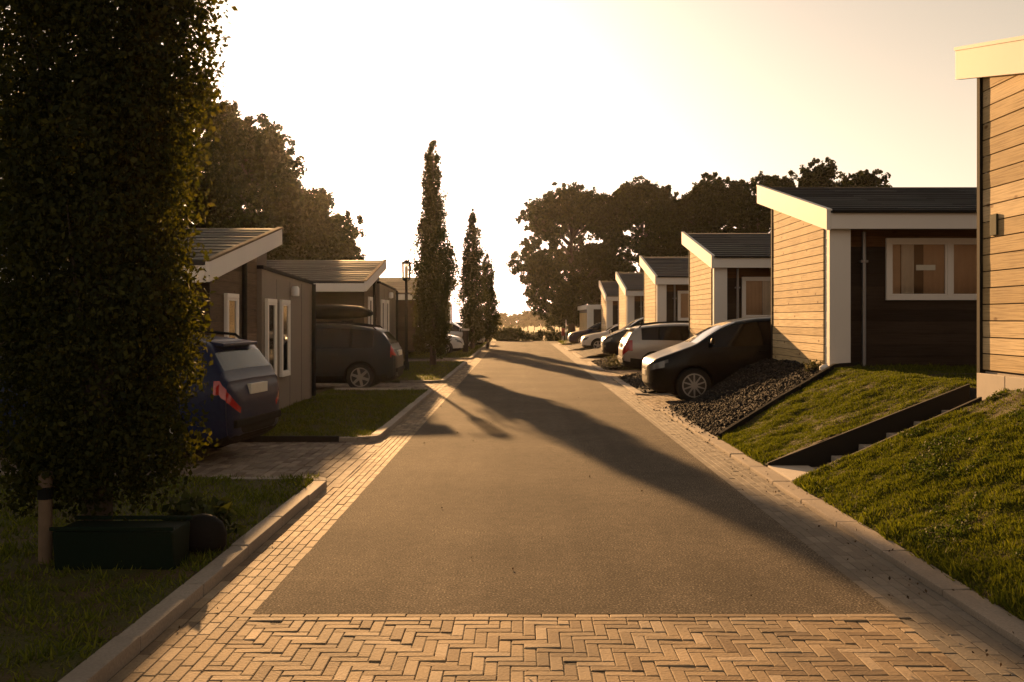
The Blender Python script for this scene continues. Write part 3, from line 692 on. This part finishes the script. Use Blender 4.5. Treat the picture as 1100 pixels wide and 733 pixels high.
def big_tree(label, loc, H_, r, nleaf, leaf, z0=.18, lean=None, mat=None, lumps=60, lr=1.0):
    t = tag(empty('broadleaf_tree', loc), label, 'tree', 'broadleaf trees behind the houses')
    th = RNG.uniform(0, 6.283, lumps); zz = RNG.uniform(z0, 1, lumps); env = np.sin(np.pi * np.clip((zz - z0) / (1 - z0) * .8 + .17, 0, 1)) ** .6
    q = np.sqrt(RNG.uniform(.1, 1, lumps)) * r * env; c = np.column_stack([q * np.cos(th), q * np.sin(th), zz * H_ - lr * .8 * (zz > .85)])
    if lean is not None: c = np.vstack([c, np.array(lean, float)])
    rad = lr * RNG.uniform(.75, 1.45, len(c))
    sub = blobs(len(c) * 24, c, rad * 1.08); srad = .27 * lr * RNG.uniform(.6, 1.3, len(sub))
    pts = blobs(int(nleaf * 2.8), sub, srad)
    link('crown', leaf_mesh('crown', pts, leaf, mat or M['leaf_tree'], .65, .4), t)
    b = MB(); tr = H_ * .024
    b.tube([(0, 0, -.3), (0, 0, .4), (.1, 0, H_ * .3), (.0, .1, H_ * .6), (.1, 0, H_ * .9)], [tr * 1.4, tr * 1.1, tr * .8, tr * .5, .03], 9)
    for k in range(0, len(c), 2):
        e_ = Vector(c[k]); zb_ = max(H_ * .12, min(e_.z - math.hypot(e_.x, e_.y) * .7, H_ * .8)); s_ = Vector((.05, 0, zb_)); m_ = s_.lerp(e_, .5) + Vector((0, 0, .35))
        b.tube([s_, m_, e_], [tr * .32, tr * .2, .015], 5)
    b.build('trunk', M['bark'], t, smooth=60)
    return t
big_tree('broad tree with low limb overhanging the end of the road', (4.6, 85, -.1), 13.4, 5.0, 30000, .25, .12, [(-3.6, 0, 6.0), (-2.8, 0, 6.3), (-3.1, .3, 5.5), (-1.9, 0, 5.8), (-2.6, 0, 11), (-2.3, 0, 9.5), (-3.3, 0, 8.2)], lumps=95)
big_tree('dark tree crown rising above the house behind the dark off-road car', (10.6, 84, -.1), 13.7, 5.6, 32000, .25, .08, lumps=100)
big_tree('dark tree crown rising above the house behind the silver estate car', (15.6, 83, -.1), 13.6, 5.4, 32000, .25, .08, lumps=100)
big_tree('dark tree crown rising over the larch gable behind the black car', (20.2, 82, -.1), 14.0, 5.0, 30000, .25, .08, lumps=95)
big_tree('tree crown peeping over the ridge of the wide-window house at its left end', (24.2, 80, -.1), 14.4, 3.7, 22000, .25, .1, lumps=65)
big_tree('rightmost tree crown above the ridge of the wide-window house', (28.0, 80, -.1), 14.3, 3.0, 18000, .25, .1, lumps=50)
big_tree('highest sunlit tree at left rising beside the columnar tree', (-15.8, 48, -.05), 13.4, 4.2, 30000, .2, .08, lumps=85)
big_tree('rounded tree in the glare above the brown boarded house roof', (-12.9, 47, -.05), 11.3, 3.1, 26000, .19, .08, lumps=75, lr=.9)
big_tree('tree filling the grove between the rounded tree and the small round tree', (-10.8, 48.5, -.05), 9.3, 2.2, 20000, .18, .08, lumps=60, lr=.85)
big_tree('small round tree at the right end of the left grove', (-9.0, 46, -.05), 6.6, 1.75, 14000, .17, .08, lumps=45, lr=.75)
big_tree('tree behind the columnar tree at far left of the picture', (-21, 46, -.05), 13, 4.5, 20000, .22, .06, lumps=60)
# far trees beyond the field: one built, the rest are copies of it and its parts
far0 = big_tree('hazy tree standing in the row beyond the far field', (-8, 450, -4), 8.3, 3.3, 1500, .8, .25, lumps=24, lr=1.1)
far0.name = 'field_tree'; far0['group'] = 'hazy trees in the row beyond the far field'
for i, (px, s) in enumerate([(524, .7), (531, .75), (548, .85), (556, .95), (562, .8), (567, 1.12), (574, 1.15), (581, .95), (588, 1.0), (594, .9), (601, 1.02), (608, 1.0), (618, 1.0), (513, .8)]):
    c = copy_tree(far0); y = 450 + random.uniform(-6, 6); c.location = ((px - CX) / F * y, y, -4); c.scale = (s * random.uniform(.72, .9), s * .8, s); c.rotation_euler.z = random.uniform(0, 6.28)

# hedge at the end of the road, and shrubs
def bush(name, label, loc, size, n, leaf, mat, cat='shrub', group=None):
    t = tag(empty(name, loc), label, cat, group)
    c = RNG.uniform(-1, 1, (int(30 + n / 120), 3)) * np.array(size) * np.array([.9, .8, .75]); c[:, 2] = np.abs(c[:, 2])
    pts = blobs(n, c, np.full(len(c), min(size) * .45))
    link('foliage', leaf_mesh('foliage', pts, leaf, mat, .6, .4, .4), t)
    b = MB()
    for k in range(min(12, len(c))): b.tube([(c[k][0] * .5, c[k][1] * .4, -.05), tuple(c[k])], [.018, .005], 5)
    b.build('stem', M['bark'], t); return t
bush('hedge', 'long low hedge closing the end of the road', (1.2, 75.5, -.05), (3.9, .6, .85), 9000, .13, M['leaf_hedge'], 'hedge')
bush('shrub', 'rounded bush rising from the hedge at the road end', (-.75, 74.6, -.05), (.9, .6, 1.25), 3500, .12, M['leaf_hedge'])
bush('shrub', 'scraggly pale leaved shrub in the bed behind the silver estate car', (3.15, 32.3, .05), (.35, .4, .55), 420, .06, M['leaf_shrub'])
bush('shrub', 'little green plant at the foot of the larch gable', (4.86, 16.1, .86), (.16, .16, .16), 220, .045, M['leaf_shrub'])
bush('shrub', 'tuft of long blades beside the dark green trough', (-2.35, 7.15, .1), (.25, .2, .3), 300, .1, M['leaf_hedge'])

# stake, trough, sack under the big tree
sk = tag(empty('tree_stake', (-3.17, 6.55, .05)), 'round wooden tree stake with black strap at the foot of the columnar tree', 'stake')
MB().tube([(0, 0, -.1), (0, 0, .62)], [.045, .043], 12).build('post', M['stake'], sk, smooth=40)
MB().tube([(0, 0, .44), (0, 0, .52)], .05, 12).tube([(0, .03, .48), (.12, .25, .50), (.22, .43, .5)], .012, 6).build('strap', M['blackbag'], sk, smooth=40)
tr = tag(empty('trough', (-2.62, 6.5, .04)), 'dark green trough lying under the columnar tree', 'trough')
MB().prism([(-.40, -.14, 0), (-.40, .14, 0), (-.40, .18, .28), (-.40, -.18, .28)], (.78, 0, 0)).build('basin', M['green'], tr, bevel=.02)
MB().box(-.41, .39, -.195, -.165, .285, .31).box(-.41, .39, .165, .195, .285, .31).build('rim', M['green'], tr, bevel=.008)
bg = MB().lathe([(.05, 0), (.17, .02), (.2, .09), (.185, .17), (.13, .235), (.06, .265), (.015, .27)], (0, 0, 0), 18).build('sack', M['blackbag'], smooth=60, loc=(-2.24, 6.85, .06))
bg.scale = (.85, .6, 1); bg.rotation_euler = (0, R(14), R(10))
tag(bg, 'black rounded sack at the right end of the green trough', 'sack')

# ------------------------------------------------------------------ street lantern, bollard, post
lp = tag(empty('street_lantern', (-3.5, 30.5, .06)), 'dark street lantern on slim post beside the tall poplar', 'lamp')
MB().lathe([(.09, 0), (.09, .25), (.055, .3), (.045, 1.2), (.045, 2.78), (.07, 2.8), (.13, 2.86), (.13, 2.9)], n=14).build('pole', M['darktrim'], lp, smooth=35)
MB().lathe([(.115, 2.902), (.125, 3.34)], n=16).build('lantern_glass', M['lampglass'], lp, smooth=35)
MB().lathe([(.03, 2.903), (.03, 3.25)], n=10).build('bulb_tube', M['offwhite'], lp, smooth=35)
cg = MB()
for k in range(4):
    t_ = k * math.pi / 2 + .4; cg.tube([(.128 * math.cos(t_), .128 * math.sin(t_), 2.9), (.135 * math.cos(t_), .135 * math.sin(t_), 3.35)], .009, 6)
cg.build('cage', M['darktrim'], lp)
MB().lathe([(.17, 3.345), (.18, 3.37), (.05, 3.43), (.03, 3.46)], n=18).box(-.42, .1, -.05, .05, 3.352, 3.37).build('lamp_cap', M['darktrim'], lp, smooth=35)
bl = tag(empty('bollard', (-2.55, 47, .05)), 'dark square bollard with pale cap beside the far left kerb', 'bollard')
MB().box(-.13, .13, -.13, .13, 0, 1.05).build('post', M['darktrim'], bl, bevel=.01)
MB().box(-.17, .17, -.17, .17, 1.051, 1.14).build('cap', M['zinc'], bl, bevel=.01)
rp = tag(empty('marker_post', (3.15, 69, .0)), 'small rust red marker post with white rod at the road end', 'post')
MB().box(-.12, .12, -.05, .05, .45, 1.0).build('board', M['redpost'], rp, bevel=.01)
MB().tube([(.0, .07, 0), (.0, .07, .6)], .03, 8).tube([(.2, .0, 0), (.2, .0, 1.6)], .02, 8).build('rod', M['offwhite'], rp)

# ------------------------------------------------------------------ cars
def smooth1(a, n=1):
    a = np.array(a, float)
    for _ in range(n): a[1:-1] = .25 * a[:-2] + .5 * a[1:-1] + .25 * a[2:]
    return a
NOSE = {  # x fraction from the front, roof/bonnet line, plan width, roof half width factor
 'estate': [(0, 0.37, 0.42), (0.004, 0.405, 0.6), (0.012, 0.465, 0.75), (0.022, 0.5025, 0.85), (0.04, 0.535, 0.925), (0.09, 0.58, 0.97), (0.16, 0.615, 1), (0.24, 0.645, 1), (0.29, 0.675, 1), (0.345, 0.79, 1), (0.4, 0.895, 1), (0.445, 0.955, 1), (0.52, 0.995, 1), (0.62, 1, 1), (0.74, 0.985, 1), (0.84, 0.955, 0.99), (0.905, 0.925, 0.975), (0.94, 0.83, 0.965), (0.968, 0.7, 0.955), (0.982, 0.62, 0.92), (0.992, 0.56, 0.85), (0.997, 0.52, 0.76), (1, 0.47, 0.62)],
 'suv': [(0, 0.42, 0.42), (0.004, 0.455, 0.6), (0.012, 0.525, 0.75), (0.022, 0.56, 0.85), (0.04, 0.59, 0.925), (0.09, 0.625, 0.97), (0.16, 0.65, 1), (0.22, 0.665, 1), (0.265, 0.69, 1), (0.315, 0.79, 1), (0.365, 0.89, 1), (0.41, 0.955, 1), (0.48, 0.99, 1), (0.6, 1, 1), (0.74, 0.99, 1), (0.85, 0.965, 0.99), (0.92, 0.94, 0.975), (0.945, 0.84, 0.965), (0.97, 0.7, 0.955), (0.984, 0.63, 0.92), (0.993, 0.57, 0.85), (0.997, 0.52, 0.76), (1, 0.47, 0.62)],
 'offroad': [(0, 0.4, 0.42), (0.004, 0.435, 0.6), (0.012, 0.465, 0.75), (0.022, 0.495, 0.85), (0.04, 0.52, 0.925), (0.09, 0.57, 0.98), (0.15, 0.63, 1), (0.185, 0.665, 1), (0.205, 0.69, 1), (0.255, 0.79, 1), (0.315, 0.89, 1), (0.375, 0.95, 1), (0.46, 0.985, 1), (0.58, 1, 1), (0.72, 0.995, 1), (0.85, 0.965, 0.99), (0.92, 0.94, 0.975), (0.945, 0.84, 0.965), (0.97, 0.7, 0.955), (0.984, 0.63, 0.92), (0.993, 0.57, 0.85), (0.997, 0.52, 0.76), (1, 0.47, 0.62)],
 'hatch': [(0, 0.37, 0.42), (0.004, 0.405, 0.6), (0.012, 0.465, 0.75), (0.022, 0.505, 0.85), (0.04, 0.54, 0.925), (0.09, 0.585, 0.97), (0.16, 0.625, 1), (0.24, 0.66, 1), (0.285, 0.69, 1), (0.34, 0.8, 1), (0.4, 0.91, 1), (0.45, 0.97, 1), (0.53, 1, 1), (0.62, 1, 1), (0.74, 0.975, 1), (0.84, 0.935, 0.99), (0.89, 0.895, 0.97), (0.93, 0.8, 0.955), (0.96, 0.69, 0.945), (0.98, 0.61, 0.92), (0.992, 0.55, 0.85), (0.997, 0.52, 0.76), (1, 0.47, 0.62)],
}
def car(name, label, loc, rz, kind, L, W, Ht, col, belt=.64, clear=.16, wheel_r=.325, axle=(.19, .80), glasspil=(.56, .76), rails=False, rim='alloy', tail='mid', spokes=5, plate=True, lowtrim=.22, spoiler=False, spw=.085, group='cars parked beside the road'):
    t = tag(empty(name, loc, rz), label, 'car', group)
    K = NOSE[kind]; ns = 66
    fx = np.unique(np.concatenate([np.linspace(0, 1, ns), [.002, .004, .006, .009, .012, .02, .975, .985, .991, .994, .997, .999]])); ns = len(fx)
    ztop = smooth1(np.interp(fx, [k[0] for k in K], [k[1] for k in K]), 1) * Ht
    w = smooth1(np.interp(fx, [k[0] for k in K], [k[2] for k in K]), 1) * W / 2
    zb = smooth1(np.interp(fx, [0, .03, .12, .88, .97, 1], [clear + .20, clear + .05, clear, clear, clear + .05, clear + .18]), 1)
    bl_ = np.interp(fx, [0, .3, 1], [belt - .03, belt - .02, belt + .03]) * Ht
    zbelt = np.minimum(bl_, ztop - .035)
    green = np.clip((ztop - zbelt) / (Ht * .33), 0, 1)
    wt = w * (.90 - .17 * green)
    V = []
    NP = 23
    for i in range(ns):
        h = zbelt[i] - zb[i]; up = ztop[i] - zbelt[i]; ww = w[i]
        ctl = [(0, zb[i]), (.80 * ww, zb[i]), (.955 * ww, zb[i] + .10 * h), (.985 * ww, zb[i] + .36 * h), (1.0 * ww, zb[i] + .62 * h), (.99 * ww, zb[i] + .84 * h), (.945 * ww, zbelt[i]),
               (.945 * ww + (wt[i] - .945 * ww) * .47, zbelt[i] + .47 * up), (wt[i], zbelt[i] + .88 * up), (.86 * wt[i], zbelt[i] + .965 * up), (.45 * wt[i], ztop[i] - .0), (0, ztop[i] + .006)]
        c = np.array(ctl); ref = np.empty((NP, 2)); ref[0::2] = c; ref[1::2] = (c[:-1] + c[1:]) / 2
        sm = ref.copy(); sm[1:-1] = .25 * ref[:-2] + .5 * ref[1:-1] + .25 * ref[2:]
        V.append(sm)
    V = np.array(V); X = (0.5 - fx) * L      # front at +x
    verts = []; idx = {}
    for i in range(ns):
        for j in range(NP):
            idx[i, j, 0] = len(verts); verts.append((X[i], V[i, j, 0], V[i, j, 1]))
            if 0 < j < NP - 1: idx[i, j, 1] = len(verts); verts.append((X[i], -V[i, j, 0], V[i, j, 1]))
            else: idx[i, j, 1] = idx[i, j, 0]
    # glass limits
    cowl, roof0, rroof, rbase = {'estate': (.29, .44, .917, .964), 'suv': (.265, .405, .932, .966), 'hatch': (.285, .445, .902, .956), 'offroad': (.205, .37, .932, .966)}[kind]
    fs, mi = [], []
    def face_mat(i, j):
        x = (fx[i] + fx[i + 1]) / 2; zc = (V[i, j, 1] + V[i + 1, j, 1] + V[i, j + 1, 1] + V[i + 1, j + 1, 1]) / 4
        if 17 <= j and cowl < x < roof0: return 2
        if 17 <= j and rroof < x < rbase: return 3
        if 12 <= j < 16 and cowl + .035 < x < rroof - .035 + .0 * j:
            for p in glasspil:
                if abs(x - p) < .009: return 4
            return 1
        if 9 <= j < 11 and .006 < x < .05 + .012 * (j - 8): return 5
        if tail == 'high' and 9 <= j < 16 and x > .962 and zc > .52 * Ht: return 6
        if tail == 'slim' and 9 <= j < 11 and x > .955: return 6
        if tail == 'mid' and 8 <= j < 12 and x > .945: return 6
        if zc < lowtrim * Ht: return 4
        return 0
    for i in range(ns - 1):
        for j in range(NP - 1):
            m_ = face_mat(i, j)
            for s in (0, 1):
                q = [idx[i, j, s], idx[i + 1, j, s], idx[i + 1, j + 1, s], idx[i, j + 1, s]]
                q = [a for k, a in enumerate(q) if a not in q[:k]]
                fs.append(q if s == 0 else q[::-1]); mi.append(m_)
    for i, fr in ((0, True), (ns - 1, False)):
        for j in range(NP - 1):
            q = [idx[i, j, 0], idx[i, j + 1, 0], idx[i, j + 1, 1], idx[i, j, 1]]; q = [a for k, a in enumerate(q) if a not in q[:k]]
            if len(q) < 3: continue
            zc = V[i, j, 1] / Ht
            fs.append(q if fr else q[::-1]); mi.append((7 if zc > .24 else 4) if fr else (4 if zc < .3 else 0))
    me = bpy.data.meshes.new('body'); me.from_pydata(verts, [], fs)
    mats = [paint('paint_' + name, *col) if False else col, M['glasscar'], M['glasscar'], M['glasscar'], M['blacktrim'], M['headlight'], M['taillight'], M['blacktrim']]
    for m_ in mats: me.materials.append(m_)
    me.polygons.foreach_set('material_index', mi)
    bm = bmesh.new(); bm.from_mesh(me); bmesh.ops.remove_doubles(bm, verts=bm.verts, dist=1e-5); bmesh.ops.recalc_face_normals(bm, faces=bm.faces); bm.to_mesh(me); bm.free()
    ob = link('body', me)
    cut = MB(); ax = [(0.5 - a) * L for a in axle]
    for a in ax:
        for s in (-1, 1):
            cut.lathe([(wheel_r + .055, min(s * (W / 2 - .30), s * (W / 2 + .2))), (wheel_r + .055, max(s * (W / 2 - .30), s * (W / 2 + .2)))], (a, 0, wheel_r), 28, 'y', 4)
    co = cut.build('cutter', mats)
    bo = ob.modifiers.new('b', 'BOOLEAN'); bo.object = co; bo.operation = 'DIFFERENCE'; bo.solver = 'EXACT'
    dg = bpy.context.evaluated_depsgraph_get(); res = bpy.data.meshes.new_from_object(ob.evaluated_get(dg))
    bpy.data.objects.remove(ob); bpy.data.objects.remove(co)
    rv = [tuple(v.co) for v in res.vertices]
    groups = {}
    for p in res.polygons:
        k = p.material_index; y = p.center.y
        key = {0: 'body', 4: 'body', 2: 'windscreen', 3: 'rear_window', 7: 'grille'}.get(k) or ({1: 'side_window', 5: 'headlight', 6: 'taillight'}[k], y > 0)
        groups.setdefault(key, []).append((tuple(p.vertices), k))
    for key, fl in groups.items():
        nm = key if isinstance(key, str) else key[0]; used = sorted({a for f_, _ in fl for a in f_}); mp = {a: i for i, a in enumerate(used)}
        b = MB(); b.add([rv[a] for a in used], [tuple(mp[a] for a in f_) for f_, _ in fl]); b.mi = [1 if k == 4 and nm == 'body' else 0 for _, k in fl]
        mt = {'body': [mats[0], M['blacktrim']], 'windscreen': [M['glasscar']], 'rear_window': [M['glasscar']], 'side_window': [M['glasscar']], 'headlight': [M['headlight']], 'taillight': [M['taillight']], 'grille': [M['blacktrim']]}[nm]
        b.build(nm, mt, t, smooth=32, normals=False)
    # wheels
    for a in ax:
        for s in (-1, 1):
            r = wheel_r; yw = s * (W / 2 - .115)
            wh = MB().lathe([(r * .64, -.095), (r * .93, -.10), (r, -.07), (r, .07), (r * .93, .10), (r * .64, .095)], (0, 0, 0), 28, 'y').build('wheel', M['tyre'], t, loc=(a, yw, r), smooth=40)
            rm = MB(); yo = s * .085
            rm.lathe([(r * .66, yo - .012), (r * .66, yo + .012)], (0, 0, 0), 28, 'y', 1)
            for k in range(spokes):
                th = 2 * math.pi * k / spokes + .3; cth, sth = math.cos(th), math.sin(th); e1, e0 = r * .66, r * .1; w1, w0 = r * spw, r * (spw + .02)
                P = [(e0 * cth - w0 * sth, 0, e0 * sth + w0 * cth), (e1 * cth - w1 * sth, 0, e1 * sth + w1 * cth), (e1 * cth + w1 * sth, 0, e1 * sth - w1 * cth), (e0 * cth + w0 * sth, 0, e0 * sth - w0 * cth)]
                rm.prism([(p[0], yo + s * .013, p[2]) for p in P], (0, s * .012, 0))
            rm.lathe([(r * .14, min(yo, yo + s * .03)), (r * .12, max(yo, yo + s * .03))], (0, 0, 0), 14, 'y')
            n_ = 28
            for k in range(n_):
                t0, t1 = 2 * math.pi * k / n_, 2 * math.pi * (k + 1) / n_
                rm.prism([(r * q * math.cos(tt), yo + s * .010, r * q * math.sin(tt)) for q, tt in ((.62, t0), (.69, t0), (.69, t1), (.62, t1))], (0, s * .014, 0))
            rm.build('rim', [M[rim], M['darkalloy']], wh)
    # mirrors, handles, rails, plates
    zb_ = belt * Ht
    mx = (0.5 - cowl - .055) * L
    for s in (-1, 1):
        MB().add([(mx + x_, s * (W / 2 * .96 + y_), zb_ + .02 + z_) for x_, y_, z_ in [(-.03, .0, 0), (.05, .0, .02), (.07, .2, .02), (-.02, .2, .01), (-.03, .0, .10), (.03, .0, .10), (.045, .19, .13), (-.02, .19, .13)]],
                 [(3, 2, 1, 0), (4, 5, 6, 7), (0, 1, 5, 4), (1, 2, 6, 5), (2, 3, 7, 6), (3, 0, 4, 7)]).build('mirror', col, t, bevel=.02, smooth=50)
        for px_ in (.47, .68):
            MB().box((.5 - px_) * L - .09, (.5 - px_) * L + .09, s * (W / 2 - .005), s * (W / 2 + .022), zb_ - .13, zb_ - .10).build('door_handle', col, t, bevel=.008)
        if rails:
            pr = [((.5 - f_) * L, s * W / 2 * .70, float(np.interp(f_, fx, ztop)) + dz) for f_, dz in ((.44, -.03), (.46, .03), (.6, .04), (.75, .035), (.87, .03), (.89, -.03))]
            MB().tube(pr, .018, 8).build('roof_rail', M['blacktrim'], t, smooth=40)
    if spoiler:
        zs_ = float(np.interp(.905, fx, ztop)); xs_ = (.5 - .905) * L
        MB().prism([(xs_ + .12, -W * .30, zs_ + .005), (xs_ - .20, -W * .28, zs_ - .035), (xs_ - .20, -W * .28, zs_ - .075), (xs_ + .12, -W * .30, zs_ - .04)], (0, W * .58, 0)).build('spoiler', col, t, bevel=.012)
    if plate:
        MB().box(-L / 2 - .006, -L / 2 + .06, -.26, .26, .60 * Ht * .92 - .05, .60 * Ht * .92 + .07).build('number_plate', M['plate'], t, bevel=.005)
    MB().box(L / 2 - .05, L / 2 + .015, -.26, .26, .30 * Ht, .30 * Ht + .11).build('number_plate', M['plate'], t, bevel=.005)
    MB().box(-L / 2 - .02, -L / 2 + .10, -W / 2 * .78, W / 2 * .78, .28 * Ht, .34 * Ht).build('bumper_strip', M['blacktrim'], t, bevel=.02)
    return t

black = paint('black_paint', (0.004, 0.004, 0.004), .0, .3, .1); silver = paint('silver_beige_paint', (0.36, 0.33, 0.30), .5, .32)
blue = paint('dark_blue_paint', (0.007, 0.013, 0.045), .0, .4, .05); greyb = paint('grey_blue_paint', (0.022, 0.027, 0.034), .0, .4, .05)
whitep = paint('white_car_paint', (0.68, 0.66, 0.63), .0, .3); darkp = paint('dark_grey_paint', (0.02, 0.022, 0.024), .4, .25); lsil = paint('light_silver_paint', (0.5, 0.5, 0.5), .5, .3)
# right row: noses or tails towards the road (-x)
car('parked_car', 'glossy black car with pale spoked wheel parked nose to the road', (2.62 + 2.38, 20.42, .006), math.pi, 'offroad', 4.74, 1.88, 1.74, black, belt=.66, wheel_r=.35, axle=(.185, .79), rim='alloy', spokes=10, spw=.035)
car('parked_car', 'silver estate car parked with its red tail lamps to the road', (3.12 + 2.25, 29.95, .006), 0, 'estate', 4.5, 1.82, 1.55, silver, belt=.65, wheel_r=.33, rails=True, tail='mid', spoiler=True, lowtrim=.29)
car('parked_car', 'tall dark off-road car parked behind the silver estate', (3.42 + 2.3, 40.2, .006), math.pi, 'offroad', 4.6, 1.88, 1.86, darkp, belt=.66, wheel_r=.36, rails=True)
car('parked_car', 'white hatchback on the right with its nose to the road', (3.2 + 2.1, 50.0, .006), math.pi, 'hatch', 4.2, 1.78, 1.47, whitep, wheel_r=.32)
car('parked_car', 'dark blue hatchback last in the right hand row', (3.05 + 2.1, 60.2, .006), math.pi, 'hatch', 4.2, 1.78, 1.46, blue, wheel_r=.32)
# left row
bc = car('parked_car', 'dark blue off-road car with its tail to the road beside the big columnar tree', (-3.15 - 2.2, 12.2, .006), math.pi - R(7), 'suv', 4.4, 1.80, 1.52, blue, belt=.66, wheel_r=.34, rails=True, tail='slim', spoiler=True)
MB().prism([(-2.2 + .40, .05, 1.30), (-2.2 + .405, .10, 1.29), (-2.2 + .17, -.32, 1.075), (-2.2 + .175, -.34, 1.10)], (-.03, 0, .012)).build('rear_wiper', M['blacktrim'], bc)
gc = car('parked_car', 'grey blue estate car on the left carrying a black roof box', (-2.84 - 2.25, 23.55, .006), math.pi, 'estate', 4.5, 1.82, 1.56, greyb, belt=.62, wheel_r=.325, axle=(.19, .815), tail='high', rails=True, spokes=6)
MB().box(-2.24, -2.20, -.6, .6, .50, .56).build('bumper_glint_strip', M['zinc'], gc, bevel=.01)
bx = MB(); sec = [(-1.0, .25, .10), (-.95, .36, .26), (-.7, .39, .34), (.2, .39, .36), (.75, .35, .30), (1.0, .24, .14), (1.05, .15, .06)]
vs, fs = [], []
for x_, w_, h_ in sec:
    for a_ in range(16):
        tt = 2 * math.pi * a_ / 16; cx_, sz_ = math.cos(tt), math.sin(tt)
        vs.append((x_, w_ * math.copysign(abs(cx_) ** .5, cx_), .16 + (h_ - .0) * .5 * math.copysign(abs(sz_) ** .6, sz_) + h_ * .1))
fs = [(i * 16 + k, i * 16 + (k + 1) % 16, (i + 1) * 16 + (k + 1) % 16, (i + 1) * 16 + k) for i in range(len(sec) - 1) for k in range(16)] + [tuple(range(16))[::-1], tuple(96 + k for k in range(16))]
rb = tag(empty('roof_box', (-4.55, 23.45, -.015 + 1.615)), 'black roof box carried on the grey blue estate car', 'roof box')
MB().add(vs, fs).build('shell', M['blacktrim'], rb, smooth=40, loc=(0, 0, .05))
for x_ in (-.45, .45): MB().box(x_ - .03, x_ + .03, -.62, .62, 0, .045).build('crossbar', M['darktrim'], rb, bevel=.008)
car('parked_car', 'white car between the poplars with its nose to the road', (-2.55 - 2.1, 45.2, .006), 0, 'hatch', 4.2, 1.78, 1.48, whitep, wheel_r=.32)
car('parked_car', 'light silver car behind the far poplar pair on the left', (-1.95 - 2.05, 56.5, .006), 0, 'hatch', 4.1, 1.76, 1.5, lsil, wheel_r=.32)
car('parked_car', 'small dark car farthest down the left side of the road', (-1.75 - 2.05, 62.5, .006), 0, 'hatch', 4.1, 1.76, 1.45, darkp, wheel_r=.32)

# ------------------------------------------------------------------ air
hz = N('haze_air'); pv = hz.n('ShaderNodeVolumePrincipled'); pv.inputs['Color'].default_value = (1, .93, .82, 1); pv.inputs['Density'].default_value = HAZE = 0.00007; pv.inputs['Anisotropy'].default_value = 0.8
hz.l(pv.outputs[0], hz.out.inputs['Volume'])
ho = MB().box(-900, 900, -90, 900, -5.2, 18).build('haze', hz.m); stuff(ho, 'thin warm morning haze over street and field', 'haze')

# ------------------------------------------------------------------ light, sky, camera
AZ, EL = R(-11.2), R(11.6)
sun = bpy.data.lights.new('Sun', 'SUN'); sun.energy = 5.0; sun.angle = R(.55); sun.color = (1.0, .55, .22)
so = bpy.data.objects.new('Sun', sun); COL.objects.link(so)
d = Vector((math.sin(AZ) * math.cos(EL), math.cos(AZ) * math.cos(EL), math.sin(EL))); so.rotation_euler = d.to_track_quat('Z', 'Y').to_euler(); so.location = (-10, 40, 20)
W = bpy.data.worlds.new('World'); S.world = W; W.use_nodes = True; wt = W.node_tree; wt.nodes.clear()
sky = wt.nodes.new('ShaderNodeTexSky'); sky.sky_type = 'NISHITA'; sky.sun_disc = False; sky.sun_elevation = EL; sky.sun_rotation = AZ % (2 * math.pi)
sky.air_density = 2.2; sky.dust_density = 0.9; sky.ozone_density = 0.6; sky.altitude = 0
bgn = wt.nodes.new('ShaderNodeBackground'); bgn.inputs[1].default_value = 0.052
wo = wt.nodes.new('ShaderNodeOutputWorld'); hs = wt.nodes.new('ShaderNodeHueSaturation'); hs.inputs['Saturation'].default_value = .3; wt.links.new(sky.outputs[0], hs.inputs['Color'])
tn = wt.nodes.new('ShaderNodeMix'); tn.data_type = 'RGBA'; tn.blend_type = 'MULTIPLY'; tn.inputs[0].default_value = 1; tn.inputs[7].default_value = (1, .835, .725, 1)
wt.links.new(hs.outputs[0], tn.inputs[6]); wt.links.new(tn.outputs[2], bgn.inputs[0]); wt.links.new(bgn.outputs[0], wo.inputs[0])

cd = bpy.data.cameras.new('Camera'); cam = bpy.data.objects.new('Camera', cd); COL.objects.link(cam); S.camera = cam
cam.location = (0, 0, H); cam.rotation_euler = (R(90), 0, 0); cd.sensor_width = 36; cd.lens = 36 * F / 1100
cd.shift_x = -(CX - 550) / 1100; cd.shift_y = -(366.5 - CY) / 1100; cd.clip_end = 5000; cd.clip_start = .05

S.view_settings.view_transform = 'Standard'; S.view_settings.look = 'None'; S.view_settings.gamma = 1
S.view_settings.use_curve_mapping = False
S.view_settings.exposure = 1.5

S.render.engine = 'CYCLES'; S.cycles.use_denoising = True
S.cycles.max_bounces = 8; S.cycles.transparent_max_bounces = 12; S.cycles.volume_bounces = 0
